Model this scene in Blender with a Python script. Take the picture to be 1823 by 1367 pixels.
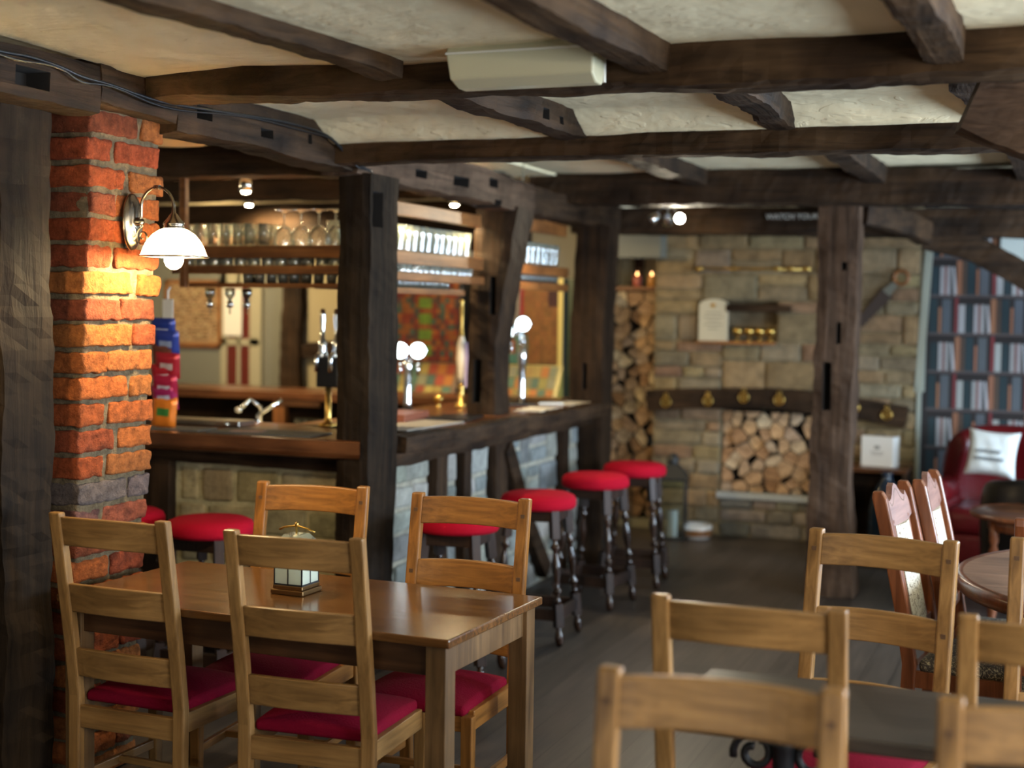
import bpy, bmesh, math, random
from mathutils import Vector, Matrix, noise
PI = math.pi
rnd = random.Random(7)
for o in list(bpy.data.objects): bpy.data.objects.remove(o)
SC = bpy.context.scene
COL = SC.collection

# ------------------------------------------------------------------ camera
F_PX, PITCH, ROLL, EYE, YAW = 2521.0, .0526, .0131, 1.712, .37
cd = bpy.data.cameras.new('camera'); cam = bpy.data.objects.new('camera', cd); COL.objects.link(cam)
cd.sensor_width = 36; cd.lens = 36*F_PX/1823
cd.clip_start = .05; cd.clip_end = 100
cam.matrix_world = (Matrix.Translation((0, 0, EYE)) @ Matrix.Rotation(YAW, 4, 'Z') @
                    Matrix.Rotation(PI/2-PITCH, 4, 'X') @ Matrix.Rotation(ROLL, 4, 'Z'))
cd.dof.use_dof = True; cd.dof.focus_distance = 4.75; cd.dof.aperture_fstop = 1.5
SC.camera = cam
vs = SC.view_settings
vs.view_transform = 'Standard'; vs.look = 'None'; vs.gamma = 1; vs.use_curve_mapping = False
vs.exposure = 1.0

# ------------------------------------------------------------------ world and lights
wd = bpy.data.worlds.new('daylight'); SC.world = wd; wd.use_nodes = True
wd.node_tree.nodes['Background'].inputs[0].default_value = (.75, .87, 1, 1)
wd.node_tree.nodes['Background'].inputs[1].default_value = 1.0

def area(name, loc, rot, sx, sy, power, color, spread=PI):
    l = bpy.data.lights.new(name, 'AREA'); l.shape = 'RECTANGLE'; l.size = sx; l.size_y = sy
    l.energy = power; l.color = color; l.spread = spread
    o = bpy.data.objects.new(name, l); COL.objects.link(o); o.location = loc; o.rotation_euler = rot
    return o
def point(name, loc, power, color, r=.03):
    l = bpy.data.lights.new(name, 'POINT'); l.energy = power; l.color = color; l.shadow_soft_size = r
    o = bpy.data.objects.new(name, l); COL.objects.link(o); o.location = loc
    return o
def spot(name, loc, target, power, color, ang=1.2, r=.03):
    l = bpy.data.lights.new(name, 'SPOT'); l.energy = power; l.color = color; l.shadow_soft_size = r
    l.spot_size = ang; l.spot_blend = .6
    o = bpy.data.objects.new(name, l); COL.objects.link(o); o.location = loc
    o.rotation_euler = (Vector(target)-Vector(loc)).to_track_quat('-Z', 'Y').to_euler()
    return o
COOL = (.62, .80, 1.0); WARM = (1.0, .60, .27); WARM2 = (1.0, .75, .40); NEUT = (1.0, .90, .74)
XR, XL, YB, YF = 2.6, -8.0, -2.2, 11.0          # room limits
# daylight through the windows of the right wall and of the wall behind the camera
WIN_R = [(1.4, 1.5), (4.8, 1.5), (8.2, 1.8)]     # centre y, width
WIN_B = [(-1.6, 1.5), (1.2, 1.5)]                # centre x, width
for (y, w), p in zip(WIN_R, (66, 115, 135)):
    area('window_daylight', (XR-.02, y, 1.45), (0, PI/2, 0), 1.1, w, p, COOL if y > 4 else (.86, .93, 1.0))
for (x, w), p in zip(WIN_B, (5, 9)):
    area('window_daylight', (x, YB+.02, 1.45), (PI/2, 0, 0), w, 1.1, p, (1, .93, .82))

# added unseen fill lights for the room's warmth, behind and beside the camera
for p_, w_ in (((2.45, 2.4, 2.0), 40), ((.6, -2.0, 2.0), 7), ((2.45, 4.85, 2.0), 20), ((2.45, .2, 2.0), 26), ((2.45, 6.7, 2.0), 22)):
    point('room_lamp', p_, w_*1.1, (1.0, .86, .66), .09)
point('bar_side_lamp', (-6.4, 6.2, 1.95), 26, (1.0, .74, .42), .09)  # added fill light without a fitting, out of view beside the bar

# ------------------------------------------------------------------ material helpers
def nt(name):
    m = bpy.data.materials.new(name); m.use_nodes = True
    return m, m.node_tree.nodes, m.node_tree.links, m.node_tree.nodes['Principled BSDF']
def c4(c): return (c[0], c[1], c[2], 1)
def plain(name, col, rough=.5, metal=0, spec=.5, bump=0, bscale=60, coat=0, sheen=0):
    m, N, L, B = nt(name)
    B.inputs['Base Color'].default_value = c4(col); B.inputs['Roughness'].default_value = rough
    B.inputs['Metallic'].default_value = metal; B.inputs['Specular IOR Level'].default_value = spec
    B.inputs['Coat Weight'].default_value = coat; B.inputs['Sheen Weight'].default_value = sheen
    if bump:
        tc = N.new('ShaderNodeTexCoord'); n = N.new('ShaderNodeTexNoise'); n.inputs['Scale'].default_value = bscale
        n.inputs['Detail'].default_value = 4
        b = N.new('ShaderNodeBump'); b.inputs['Strength'].default_value = bump; b.inputs['Distance'].default_value = .01
        L.new(tc.outputs['Object'], n.inputs['Vector']); L.new(n.outputs[0], b.inputs['Height']); L.new(b.outputs[0], B.inputs['Normal'])
    return m
def glow(name, col, strength, base=(1, 1, 1)):
    m, N, L, B = nt(name)
    B.inputs['Base Color'].default_value = c4(base)
    B.inputs['Emission Color'].default_value = c4(col); B.inputs['Emission Strength'].default_value = strength
    return m
def wood(name, c1, c2, axis='z', rough=.45, scale=1.0, bump=.3, spec=.5, coord='Object', stain=None):
    """grain runs along the given local axis"""
    m, N, L, B = nt(name)
    tc = N.new('ShaderNodeTexCoord'); mp = N.new('ShaderNodeMapping')
    s = [26*scale]*3; s['xyz'.index(axis)] = 1.6*scale
    mp.inputs['Scale'].default_value = s
    L.new(tc.outputs[coord], mp.inputs[0])
    n = N.new('ShaderNodeTexNoise'); n.inputs['Scale'].default_value = 1; n.inputs['Detail'].default_value = 5
    n.inputs['Roughness'].default_value = .62; n.inputs['Distortion'].default_value = .6
    L.new(mp.outputs[0], n.inputs['Vector'])
    r = N.new('ShaderNodeValToRGB'); r.color_ramp.elements[0].color = c4(c1); r.color_ramp.elements[1].color = c4(c2)
    r.color_ramp.elements[0].position = .3; r.color_ramp.elements[1].position = .68
    L.new(n.outputs[0], r.inputs[0])
    out = r.outputs[0]
    n2 = N.new('ShaderNodeTexNoise'); n2.inputs['Scale'].default_value = 3.5; n2.inputs['Detail'].default_value = 3
    L.new(tc.outputs[coord], n2.inputs['Vector'])
    mx = N.new('ShaderNodeMixRGB'); mx.blend_type = 'MULTIPLY'; 
    r2 = N.new('ShaderNodeValToRGB'); r2.color_ramp.elements[0].color = c4(stain or (.62, .6, .58)); r2.color_ramp.elements[1].color = (1, 1, 1, 1)
    r2.color_ramp.elements[0].position = .35; r2.color_ramp.elements[1].position = .62
    L.new(n2.outputs[0], r2.inputs[0]); mx.inputs[0].default_value = 1
    L.new(out, mx.inputs[1]); L.new(r2.outputs[0], mx.inputs[2]); L.new(mx.outputs[0], B.inputs['Base Color'])
    B.inputs['Roughness'].default_value = rough; B.inputs['Specular IOR Level'].default_value = spec
    if bump:
        b = N.new('ShaderNodeBump'); b.inputs['Strength'].default_value = bump; b.inputs['Distance'].default_value = .008
        L.new(n.outputs[0], b.inputs['Height']); L.new(b.outputs[0], B.inputs['Normal'])
    return m
def attr_mat(name, rough=.85, bump=.5, bscale=45, var=.35, spec=.3, dist=.01):
    """colour of each brick, stone or print from the mesh's own colour attribute, broken up by noise"""
    m, N, L, B = nt(name)
    a = N.new('ShaderNodeAttribute'); a.attribute_name = 'tint'
    tc = N.new('ShaderNodeTexCoord'); n = N.new('ShaderNodeTexNoise'); n.inputs['Scale'].default_value = bscale*.35
    n.inputs['Detail'].default_value = 6; n.inputs['Roughness'].default_value = .65
    L.new(tc.outputs['Object'], n.inputs['Vector'])
    r = N.new('ShaderNodeValToRGB'); v = 1-var
    r.color_ramp.elements[0].color = (v, v, v, 1); r.color_ramp.elements[1].color = (1+var*.6, 1+var*.6, 1+var*.6, 1)
    r.color_ramp.elements[0].position = .3; r.color_ramp.elements[1].position = .7
    L.new(n.outputs[0], r.inputs[0])
    mx = N.new('ShaderNodeMixRGB'); mx.blend_type = 'MULTIPLY'; mx.inputs[0].default_value = 1
    L.new(a.outputs['Color'], mx.inputs[1]); L.new(r.outputs[0], mx.inputs[2]); L.new(mx.outputs[0], B.inputs['Base Color'])
    B.inputs['Roughness'].default_value = rough; B.inputs['Specular IOR Level'].default_value = spec
    if bump:
        n2 = N.new('ShaderNodeTexNoise'); n2.inputs['Scale'].default_value = bscale; n2.inputs['Detail'].default_value = 8
        n2.inputs['Roughness'].default_value = .7
        L.new(tc.outputs['Object'], n2.inputs['Vector'])
        b = N.new('ShaderNodeBump'); b.inputs['Strength'].default_value = bump; b.inputs['Distance'].default_value = dist
        L.new(n2.outputs[0], b.inputs['Height']); L.new(b.outputs[0], B.inputs['Normal'])
    return m

# ------------------------------------------------------------------ mesh builder
class MB:
    def __init__(s): s.v = []; s.f = []; s.m = []; s.sm = []; s.c = []
    def add(s, vs, fs, mi=0, smooth=False, col=None):
        n = len(s.v); s.v += [tuple(v) for v in vs]
        for f in fs: s.f.append([i+n for i in f]); s.m.append(mi); s.sm.append(smooth); s.c.append(col or (1, 1, 1))
        return s
    def box(s, x0, x1, y0, y1, z0, z1, mi=0, col=None, M=None):
        v = [(x, y, z) for z in (z0, z1) for y in (y0, y1) for x in (x0, x1)]
        if M is not None: v = [tuple(M @ Vector(p)) for p in v]
        return s.add(v, [(0, 2, 3, 1), (4, 5, 7, 6), (0, 1, 5, 4), (2, 6, 7, 3), (0, 4, 6, 2), (1, 3, 7, 5)], mi, False, col)
    def bar(s, p, q, w, h, mi=0, up=(0, 0, 1), w2=None, h2=None, col=None):
        """square bar from p to q, w across, h along 'up'"""
        p = Vector(p); q = Vector(q); d = (q-p).normalized(); u = Vector(up)
        a = d.cross(u)
        if a.length < 1e-4: a = d.cross(Vector((0, 1, 0)))
        a.normalize(); b = a.cross(d).normalized()
        w2 = w if w2 is None else w2; h2 = h if h2 is None else h2
        v = []
        for c, ww, hh in ((p, w, h), (q, w2, h2)):
            for (i, j) in ((-1, -1), (1, -1), (1, 1), (-1, 1)): v.append(c+a*i*ww/2+b*j*hh/2)
        return s.add(v, [(3, 2, 1, 0), (4, 5, 6, 7), (0, 1, 5, 4), (1, 2, 6, 5), (2, 3, 7, 6), (3, 0, 4, 7)], mi, False, col)
    def lathe(s, prof, n=20, M=None, mi=0, cap=True, smooth=True, col=None):
        """prof: list of (r, z)"""
        vs = []; fs = []
        for r, z in prof:
            for k in range(n):
                a = 2*PI*k/n; vs.append(Vector((r*math.cos(a), r*math.sin(a), z)))
        for i in range(len(prof)-1):
            for k in range(n):
                k2 = (k+1) % n; fs.append((i*n+k, i*n+k2, (i+1)*n+k2, (i+1)*n+k))
        if M is not None: vs = [M @ v for v in vs]
        s.add(vs, fs, mi, smooth, col)
        if cap:
            if prof[0][0] > 1e-4: s.f.append([len(s.v)-len(vs)+k for k in range(n)][::-1]); s.m.append(mi); s.sm.append(False); s.c.append(col or (1, 1, 1))
            if prof[-1][0] > 1e-4: s.f.append([len(s.v)-n+k for k in range(n)]); s.m.append(mi); s.sm.append(False); s.c.append(col or (1, 1, 1))
        return s
    def tube(s, pts, r, n=8, mi=0, closed=False, col=None, smooth=True):
        pts = [Vector(p) for p in pts]; rings = []
        prev = None
        for i, p in enumerate(pts):
            a = pts[i-1] if i else (pts[-1] if closed else p); b = pts[i+1] if i < len(pts)-1 else (pts[0] if closed else p)
            d = (b-a).normalized()
            if prev is None:
                u = Vector((0, 0, 1)) if abs(d.z) < .9 else Vector((1, 0, 0))
                prev = d.cross(u).normalized()
            x = (prev-d*prev.dot(d)).normalized(); y = d.cross(x); prev = x
            rr = r[i] if isinstance(r, (list, tuple)) else r
            rings.append([p+(x*math.cos(2*PI*k/n)+y*math.sin(2*PI*k/n))*rr for k in range(n)])
        vs = [v for g in rings for v in g]; fs = []
        m = len(rings)
        for i in range(m if closed else m-1):
            j = (i+1) % m
            for k in range(n): fs.append((i*n+k, i*n+(k+1) % n, j*n+(k+1) % n, j*n+k))
        if not closed: fs += [tuple(range(n))[::-1], tuple((m-1)*n+k for k in range(n))]
        return s.add(vs, fs, mi, smooth, col)
    def prism(s, poly, d, M=None, mi=0, col=None, smooth=False):
        """poly in local xy extruded 0..d in z, then M"""
        n = len(poly); v = [Vector((x, y, 0)) for x, y in poly]+[Vector((x, y, d)) for x, y in poly]
        if M is not None: v = [M @ p for p in v]
        s.add(v, [tuple(range(n))[::-1], tuple(range(n, 2*n))], mi, False, col)
        k0 = len(s.v)-2*n
        for k in range(n):
            s.f.append([k0+k, k0+(k+1) % n, k0+n+(k+1) % n, k0+n+k]); s.m.append(mi); s.sm.append(smooth); s.c.append(col or (1, 1, 1))
        return s
    def build(s, name, mats, parent=None, loc=None, rot=None, bevel=0, seg=2, tint=False, sub=0):
        me = bpy.data.meshes.new(name); me.from_pydata(s.v, [], s.f)
        if not isinstance(mats, (list, tuple)): mats = [mats]
        for m in mats: me.materials.append(m)
        me.polygons.foreach_set('material_index', s.m); me.polygons.foreach_set('use_smooth', s.sm)
        if tint:
            at = me.color_attributes.new('tint', 'FLOAT_COLOR', 'CORNER'); i = 0
            for f, c in zip(s.f, s.c):
                for _ in f: at.data[i].color = (c[0], c[1], c[2], 1); i += 1
        me.update()
        o = bpy.data.objects.new(name, me); COL.objects.link(o)
        if parent is not None: o.parent = parent
        if loc is not None: o.location = loc
        if rot is not None: o.rotation_euler = rot
        if bevel:
            md = o.modifiers.new('bevel', 'BEVEL'); md.width = bevel; md.segments = seg; md.limit_method = 'ANGLE'; md.angle_limit = .7
        if sub:
            md = o.modifiers.new('subsurf', 'SUBSURF'); md.levels = sub; md.render_levels = sub
        return o

def tag(o, label, cat, group=None, kind=None):
    o['label'] = label; o['category'] = cat
    if group: o['group'] = group
    if kind: o['kind'] = kind
    return o
def thing(name, label, cat, loc=(0, 0, 0), rz=0, group=None):
    o = bpy.data.objects.new(name, None); COL.objects.link(o); o.location = loc; o.rotation_euler = (0, 0, rz)
    o.empty_display_size = .1
    return tag(o, label, cat, group)
def structure(o, label=None):
    o['kind'] = 'structure'
    if label: o['label'] = label
    return o
KIDS = {}
def dup(root, loc, rz=None, label=None, group=None, rot=None):
    def cp(o, par):
        c = o.copy(); COL.objects.link(c)
        if par is not None: c.parent = par
        for ch in KIDS.get(o.name) or KIDS.setdefault(o.name, list(o.children)): cp(ch, c)
        return c
    r = cp(root, None); r.location = loc
    if rz is not None: r.rotation_euler = (0, 0, rz)
    if rot is not None: r.rotation_euler = rot
    if label: r['label'] = label
    if group: r['group'] = group
    return r
def recentre(o):
    """move a mesh object's origin to the foot of its own geometry"""
    me = o.data; xs = [v.co for v in me.vertices]
    c = Vector(((min(v.x for v in xs)+max(v.x for v in xs))/2, (min(v.y for v in xs)+max(v.y for v in xs))/2, min(v.z for v in xs)))
    me.transform(Matrix.Translation(-c)); o.location = Vector(o.location)+c
    return o
def RM(rx=0, ry=0, rz=0, t=(0, 0, 0)):
    return Matrix.Translation(t) @ Matrix.Rotation(rz, 4, 'Z') @ Matrix.Rotation(ry, 4, 'Y') @ Matrix.Rotation(rx, 4, 'X')

# ------------------------------------------------------------------ materials
OAK = ((.012, .0066, .0032), (.054, .029, .014))
M = {}
for ax in 'xyz':
    M['beam_'+ax] = wood('old_dark_oak_'+ax, OAK[0], OAK[1], ax, .7, .9, .9, .16, stain=(.4, .36, .33))
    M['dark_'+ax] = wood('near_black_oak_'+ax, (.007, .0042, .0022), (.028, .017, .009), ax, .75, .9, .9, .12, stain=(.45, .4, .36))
    M['brown_'+ax] = wood('dark_brown_oak_'+ax, (.018, .010, .0045), (.080, .044, .020), ax, .72, .9, .9, .12, stain=(.45, .4, .36))
    M['grey_'+ax] = wood('weathered_brown_oak_'+ax, (.030, .017, .010), (.115, .070, .045), ax, .75, .9, .9, .15, stain=(.45, .4, .36))
    M['honey_'+ax] = wood('honey_oak_'+ax, (.155, .081, .027), (.335, .185, .066), ax, .36, 1.6, .06, .35, stain=(.72, .68, .62))
    M['amber_'+ax] = wood('amber_oak_'+ax, (.15, .062, .014), (.36, .155, .036), ax, .34, 1.6, .06, .35, stain=(.72, .68, .62))  # honey oak with the wall lamp's orange light put into its colour
    M['shelf_'+ax] = wood('warm_shelf_wood_'+ax, (.13, .045, .012), (.32, .125, .032), ax, .45, 1.2, .2)
    M['counter_'+ax] = wood('varnished_counter_'+ax, (.045, .015, .005), (.165, .062, .022), ax, .28, .8, .15, .4)
M['table_dark'] = wood('table_oak_apron', (.035, .014, .006), (.09, .04, .017), 'x', .35, 1.5, .04, .4)  # shade of the chairs put into a darker stain for the long aprons
M['table'] = wood('table_oak', (.075, .030, .008), (.165, .074, .022), 'x', .19, 1.5, .04, .6, stain=(.78, .74, .7))
M['table_z'] = wood('table_oak_legs', (.10, .055, .022), (.21, .12, .052), 'z', .4, 1.5, .05, .35)
M['darktable'] = wood('dark_table_top', (.016, .012, .0095), (.042, .032, .025), 'x', .38, 1.3, .06)
M['mahog'] = wood('red_mahogany', (.10, .028, .010), (.26, .085, .032), 'z', .28, 1.4, .05)
M['mahog_x'] = wood('red_mahogany_carving', (.14, .06, .045), (.30, .15, .11), 'x', .35, 1.4, .1)
M['roundtop'] = wood('round_table_veneer', (.13, .065, .038), (.30, .17, .105), 'x', .32, 1.2, .04)
M['ebony'] = wood('stool_ebonised_wood', (.012, .006, .004), (.05, .022, .012), 'z', .2, 1.2, .05, .5)
M['ebony_matt'] = wood('stool_worn_wood', (.010, .006, .005), (.045, .022, .014), 'z', .5, 1.2, .05, .3)
M['peg'] = plain('dark_peg', (.09, .045, .02), .6)
M['red'] = plain('crimson_velvet', (.175, .002, .017), .9, spec=.12, bump=.25, bscale=140)
M['redseat'] = plain('red_stool_velvet', (.36, .004, .018), .9, spec=.10, bump=.25, bscale=120)
M['leather'] = plain('oxblood_leather', (.085, .003, .005), .32, spec=.35, bump=.25, bscale=30)
M['blackleather'] = plain('black_leather', (.006, .005, .005), .35)
M['floral'] = None
M['steel'] = plain('brushed_steel', (.35, .33, .29), .3, 1)
M['chrome'] = plain('chrome', (.75, .78, .8), .08, 1)
M['brass'] = plain('aged_brass', (.55, .36, .10), .28, 1)
M['pewter'] = plain('antique_pewter', (.33, .29, .23), .25, 1)
M['black'] = plain('black_plastic', (.008, .008, .009), .4)
M['iron'] = plain('black_iron', (.012, .014, .016), .5, bump=.1)
M['cable'] = plain('black_cable', (.010, .010, .011), .35)
M['white'] = plain('white_plastic', (.62, .60, .52), .4)
M['cream'] = plain('cream_paint', (.34, .31, .21), .7, bump=.1)
M['paper'] = plain('white_paper', (.70, .68, .62), .8)
M['ceramic'] = plain('white_ceramic', (.72, .72, .70), .2)
M['wax'] = plain('white_wax', (.80, .80, .76), .5)
M['navy'] = plain('midnight_glaze', (.008, .018, .035), .08)
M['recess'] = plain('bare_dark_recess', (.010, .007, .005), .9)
def plaster_mat():
    m = plain('old_cream_plaster', (.76, .655, .43), .75, bump=.6, bscale=7); N, L = m.node_tree.nodes, m.node_tree.links
    b0 = [n for n in N if n.type == 'BUMP'][0]; B = N['Principled BSDF']; b0.inputs['Distance'].default_value = .02
    tc = N.new('ShaderNodeTexCoord'); mp = N.new('ShaderNodeMapping'); mp.inputs['Rotation'].default_value = (0, 0, .5); mp.inputs['Scale'].default_value = (3, 14, 1)
    n = N.new('ShaderNodeTexNoise'); n.inputs['Scale'].default_value = 1.5; n.inputs['Detail'].default_value = 8; n.inputs['Distortion'].default_value = 1.5
    L.new(tc.outputs['Object'], mp.inputs[0]); L.new(mp.outputs[0], n.inputs['Vector'])
    r = N.new('ShaderNodeValToRGB'); r.color_ramp.elements[0].position = .5; r.color_ramp.elements[1].position = .56
    L.new(n.outputs[0], r.inputs[0]); b = N.new('ShaderNodeBump'); b.inputs['Strength'].default_value = .35; b.inputs['Distance'].default_value = .006
    L.new(r.outputs[0], b.inputs['Height']); L.new(b0.outputs[0], b.inputs['Normal']); L.new(b.outputs[0], B.inputs['Normal'])
    return m
M['plaster'] = plaster_mat()
M['wallpaint'] = plain('stone_white_paint', (.26, .24, .19), .8, bump=.1, bscale=20)
M['greywall'] = plain('grey_painted_plaster', (.16, .16, .13), .8, bump=.2, bscale=12)
M['brick'] = attr_mat('handmade_brick', .92, 1, 85, .5, .2, .022)
M['stone'] = attr_mat('rubble_stone', .88, .9, 30, .4, .3, .02)
M['print'] = attr_mat('printed_surface', .55, 0, 30, .05)
M['barkwood'] = plain('bark', (.045, .028, .016), .95, bump=.8, bscale=40)
def cutwood():
    m, N, L, B = nt('cut_log_face')
    oi = N.new('ShaderNodeObjectInfo'); r = N.new('ShaderNodeValToRGB')
    els = r.color_ramp.elements; els[0].color = (.30, .16, .07, 1); els[1].color = (.66, .52, .32, 1)
    e = els.new(.35); e.color = (.40, .25, .14, 1); e = els.new(.6); e.color = (.50, .31, .15, 1); e = els.new(.8); e.color = (.34, .245, .17, 1)
    L.new(oi.outputs['Random'], r.inputs[0])
    tc = N.new('ShaderNodeTexCoord'); n = N.new('ShaderNodeTexNoise'); n.inputs['Scale'].default_value = 18; n.inputs['Detail'].default_value = 4
    L.new(tc.outputs['Object'], n.inputs['Vector'])
    r2 = N.new('ShaderNodeValToRGB'); r2.color_ramp.elements[0].color = (.55, .5, .45, 1); r2.color_ramp.elements[0].position = .35; r2.color_ramp.elements[1].position = .6
    L.new(n.outputs[0], r2.inputs[0])
    mx = N.new('ShaderNodeMixRGB'); mx.blend_type = 'MULTIPLY'; mx.inputs[0].default_value = 1
    L.new(r.outputs[0], mx.inputs[1]); L.new(r2.outputs[0], mx.inputs[2]); L.new(mx.outputs[0], B.inputs['Base Color'])
    B.inputs['Roughness'].default_value = .85
    return m
M['cut'] = cutwood()
def floral(name, a, b, sc):
    m, N, L, B = nt(name)
    tc = N.new('ShaderNodeTexCoord'); n = N.new('ShaderNodeTexNoise'); n.inputs['Scale'].default_value = sc; n.inputs['Detail'].default_value = 3; n.inputs['Distortion'].default_value = 2.2
    L.new(tc.outputs['Object'], n.inputs['Vector'])
    r = N.new('ShaderNodeValToRGB'); r.color_ramp.interpolation = 'CONSTANT'
    r.color_ramp.elements[0].color = c4(a); r.color_ramp.elements[1].color = c4(b); r.color_ramp.elements[1].position = .485
    e = r.color_ramp.elements.new(.525); e.color = c4(a)
    L.new(n.outputs[0], r.inputs[0]); L.new(r.outputs[0], B.inputs['Base Color']); B.inputs['Roughness'].default_value = .8
    return m
M['floral'] = floral('cream_floral_brocade', (.55, .50, .40), (.10, .065, .04), 22)
M['floralseat'] = floral('dark_floral_tapestry', (.045, .035, .028), (.36, .31, .20), 30)
def glassmat(name, col=(1, 1, 1), rough=.0, mixf=.12, haze=0):
    m, N, L, B = nt(name)
    out = [n for n in N if n.type == 'OUTPUT_MATERIAL'][0]
    t = N.new('ShaderNodeBsdfTransparent'); t.inputs[0].default_value = c4(col)
    g = N.new('ShaderNodeBsdfGlossy'); g.inputs['Roughness'].default_value = rough; g.inputs['Color'].default_value = (1, 1, 1, 1)
    fr = N.new('ShaderNodeFresnel'); fr.inputs['IOR'].default_value = 1.5
    ad = N.new('ShaderNodeMath'); ad.operation = 'ADD'; ad.inputs[1].default_value = mixf
    L.new(fr.outputs[0], ad.inputs[0])
    mx = N.new('ShaderNodeMixShader'); L.new(ad.outputs[0], mx.inputs[0]); L.new(t.outputs[0], mx.inputs[1]); L.new(g.outputs[0], mx.inputs[2])
    last = mx
    if haze:
        tr = N.new('ShaderNodeBsdfTranslucent'); tr.inputs[0].default_value = (.85, .92, .82, 1); df = N.new('ShaderNodeBsdfDiffuse'); df.inputs[0].default_value = (.85, .92, .82, 1)
        ts = N.new('ShaderNodeMixShader'); L.new(tr.outputs[0], ts.inputs[1]); L.new(df.outputs[0], ts.inputs[2])
        last = N.new('ShaderNodeMixShader'); last.inputs[0].default_value = haze; L.new(mx.outputs[0], last.inputs[1]); L.new(ts.outputs[0], last.inputs[2])
    L.new(last.outputs[0], out.inputs[0])
    return m
M['glass'] = glassmat('drinking_glass', (.97, .99, .96), .05, .12, .10)  # pale haze mixed in stands in for highlights on the glass
M['pane'] = glassmat('window_glass', (.9, .95, .95), .0, .03)
M['milk'] = None
M['opal'] = glassmat('opal_panel', (.85, .9, .95), .1, .1, .6)

# ------------------------------------------------------------------ setting: floor, ceiling, walls
def floor_mat():
    m, N, L, B = nt('dark_floorboards')
    tc = N.new('ShaderNodeTexCoord'); mp = N.new('ShaderNodeMapping'); mp.inputs['Rotation'].default_value = (0, 0, PI/2)
    L.new(tc.outputs['Object'], mp.inputs[0])
    br = N.new('ShaderNodeTexBrick'); br.inputs['Scale'].default_value = 1; br.inputs['Brick Width'].default_value = 1.9
    br.inputs['Row Height'].default_value = .14; br.inputs['Mortar Size'].default_value = .003
    br.inputs['Color1'].default_value = (.034, .028, .024, 1); br.inputs['Color2'].default_value = (.056, .046, .041, 1); br.inputs['Mortar'].default_value = (.02, .015, .012, 1)
    L.new(mp.outputs[0], br.inputs['Vector'])
    mp2 = N.new('ShaderNodeMapping'); mp2.inputs['Scale'].default_value = (22, 1.6, 1); L.new(tc.outputs['Object'], mp2.inputs[0])
    n = N.new('ShaderNodeTexNoise'); n.inputs['Scale'].default_value = 1.4; n.inputs['Detail'].default_value = 6; L.new(mp2.outputs[0], n.inputs['Vector'])
    r = N.new('ShaderNodeValToRGB'); r.color_ramp.elements[0].color = (.6, .6, .6, 1); r.color_ramp.elements[1].color = (1.25, 1.2, 1.15, 1)
    r.color_ramp.elements[0].position = .3; r.color_ramp.elements[1].position = .7
    L.new(n.outputs[0], r.inputs[0])
    mx = N.new('ShaderNodeMixRGB'); mx.blend_type = 'MULTIPLY'; mx.inputs[0].default_value = 1
    L.new(br.outputs[0], mx.inputs[1]); L.new(r.outputs[0], mx.inputs[2]); L.new(mx.outputs[0], B.inputs['Base Color'])
    B.inputs['Roughness'].default_value = .42
    b = N.new('ShaderNodeBump'); b.inputs['Strength'].default_value = .25; b.inputs['Distance'].default_value = .004
    L.new(mx.outputs[0], b.inputs['Height']); L.new(b.outputs[0], B.inputs['Normal'])
    return m
structure(MB().box(XL-.2, XR+.2, YB-.2, YF+.6, -.12, 0).build('floor', floor_mat()))

B1Y, B2Y, B3Y = 3.95, 5.5, 8.5
def ceil_z(x, y):
    z = 2.462+.05*max(0, min(1, (-x-1.9)/1.1))
    if y > 4.0: z = 2.505
    if 4.0 < y < B2Y+.1: z -= .085*max(0, min(1, (y-(B2Y-.14))/.13))      # the plaster curves down on to the middle beam
    if B2Y+.1 <= y: z = 2.575
    if y > 9.7: z = 2.5
    z += .012*noise.noise(Vector((x*1.3, y*1.3, 0)))+.004*noise.noise(Vector((x*5, y*5, 3)))
    return z
mb = MB(); nx, ny = 130, 460
xs = [-3.02+(XR+.1+3.02)*i/nx for i in range(nx+1)]; ys = [YB-.1+(YF+.2-YB+.1)*j/ny for j in range(ny+1)]
mb.add([(x, y, ceil_z(x, y)) for y in ys for x in xs], [(j*(nx+1)+i, (j+1)*(nx+1)+i, (j+1)*(nx+1)+i+1, j*(nx+1)+i+1) for j in range(ny) for i in range(nx)], 0, True)
mb.box(-3.02, XR+.1, YB-.1, YF+.6, 2.62, 2.7)
structure(mb.build('ceiling', M['plaster']))
mb = MB(); mb.box(XL-.1, -3.02, YB-.1, YF+.6, 2.56, 2.7)
structure(mb.build('ceiling', M['plaster']))
# walls
def wall_with_windows(name, axis, pos, a0, a1, wins, out):
    """wall plane at x=pos (axis x) or y=pos (axis y) with window openings z .9-2.0"""
    mb = MB(); cuts = [a0]
    for c, w in wins: cuts += [c-w/2, c+w/2]
    cuts.append(a1)
    t0, t1 = sorted((pos, pos+out))
    def bx(u0, u1, z0, z1):
        if axis == 'x': mb.box(t0, t1, u0, u1, z0, z1)
        else: mb.box(u0, u1, t0, t1, z0, z1)
    for i in range(0, len(cuts), 2): bx(cuts[i], cuts[i+1], 0, 2.62)
    for c, w in wins: bx(c-w/2, c+w/2, 0, .9); bx(c-w/2, c+w/2, 2.0, 2.62)
    structure(mb.build(name, M['wallpaint']))
wall_with_windows('wall_right', 'x', XR, YB, YF+.6, WIN_R, .2)
wall_with_windows('wall_rear', 'y', YB, XL, XR, WIN_B, -.2)
n = 0
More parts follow.
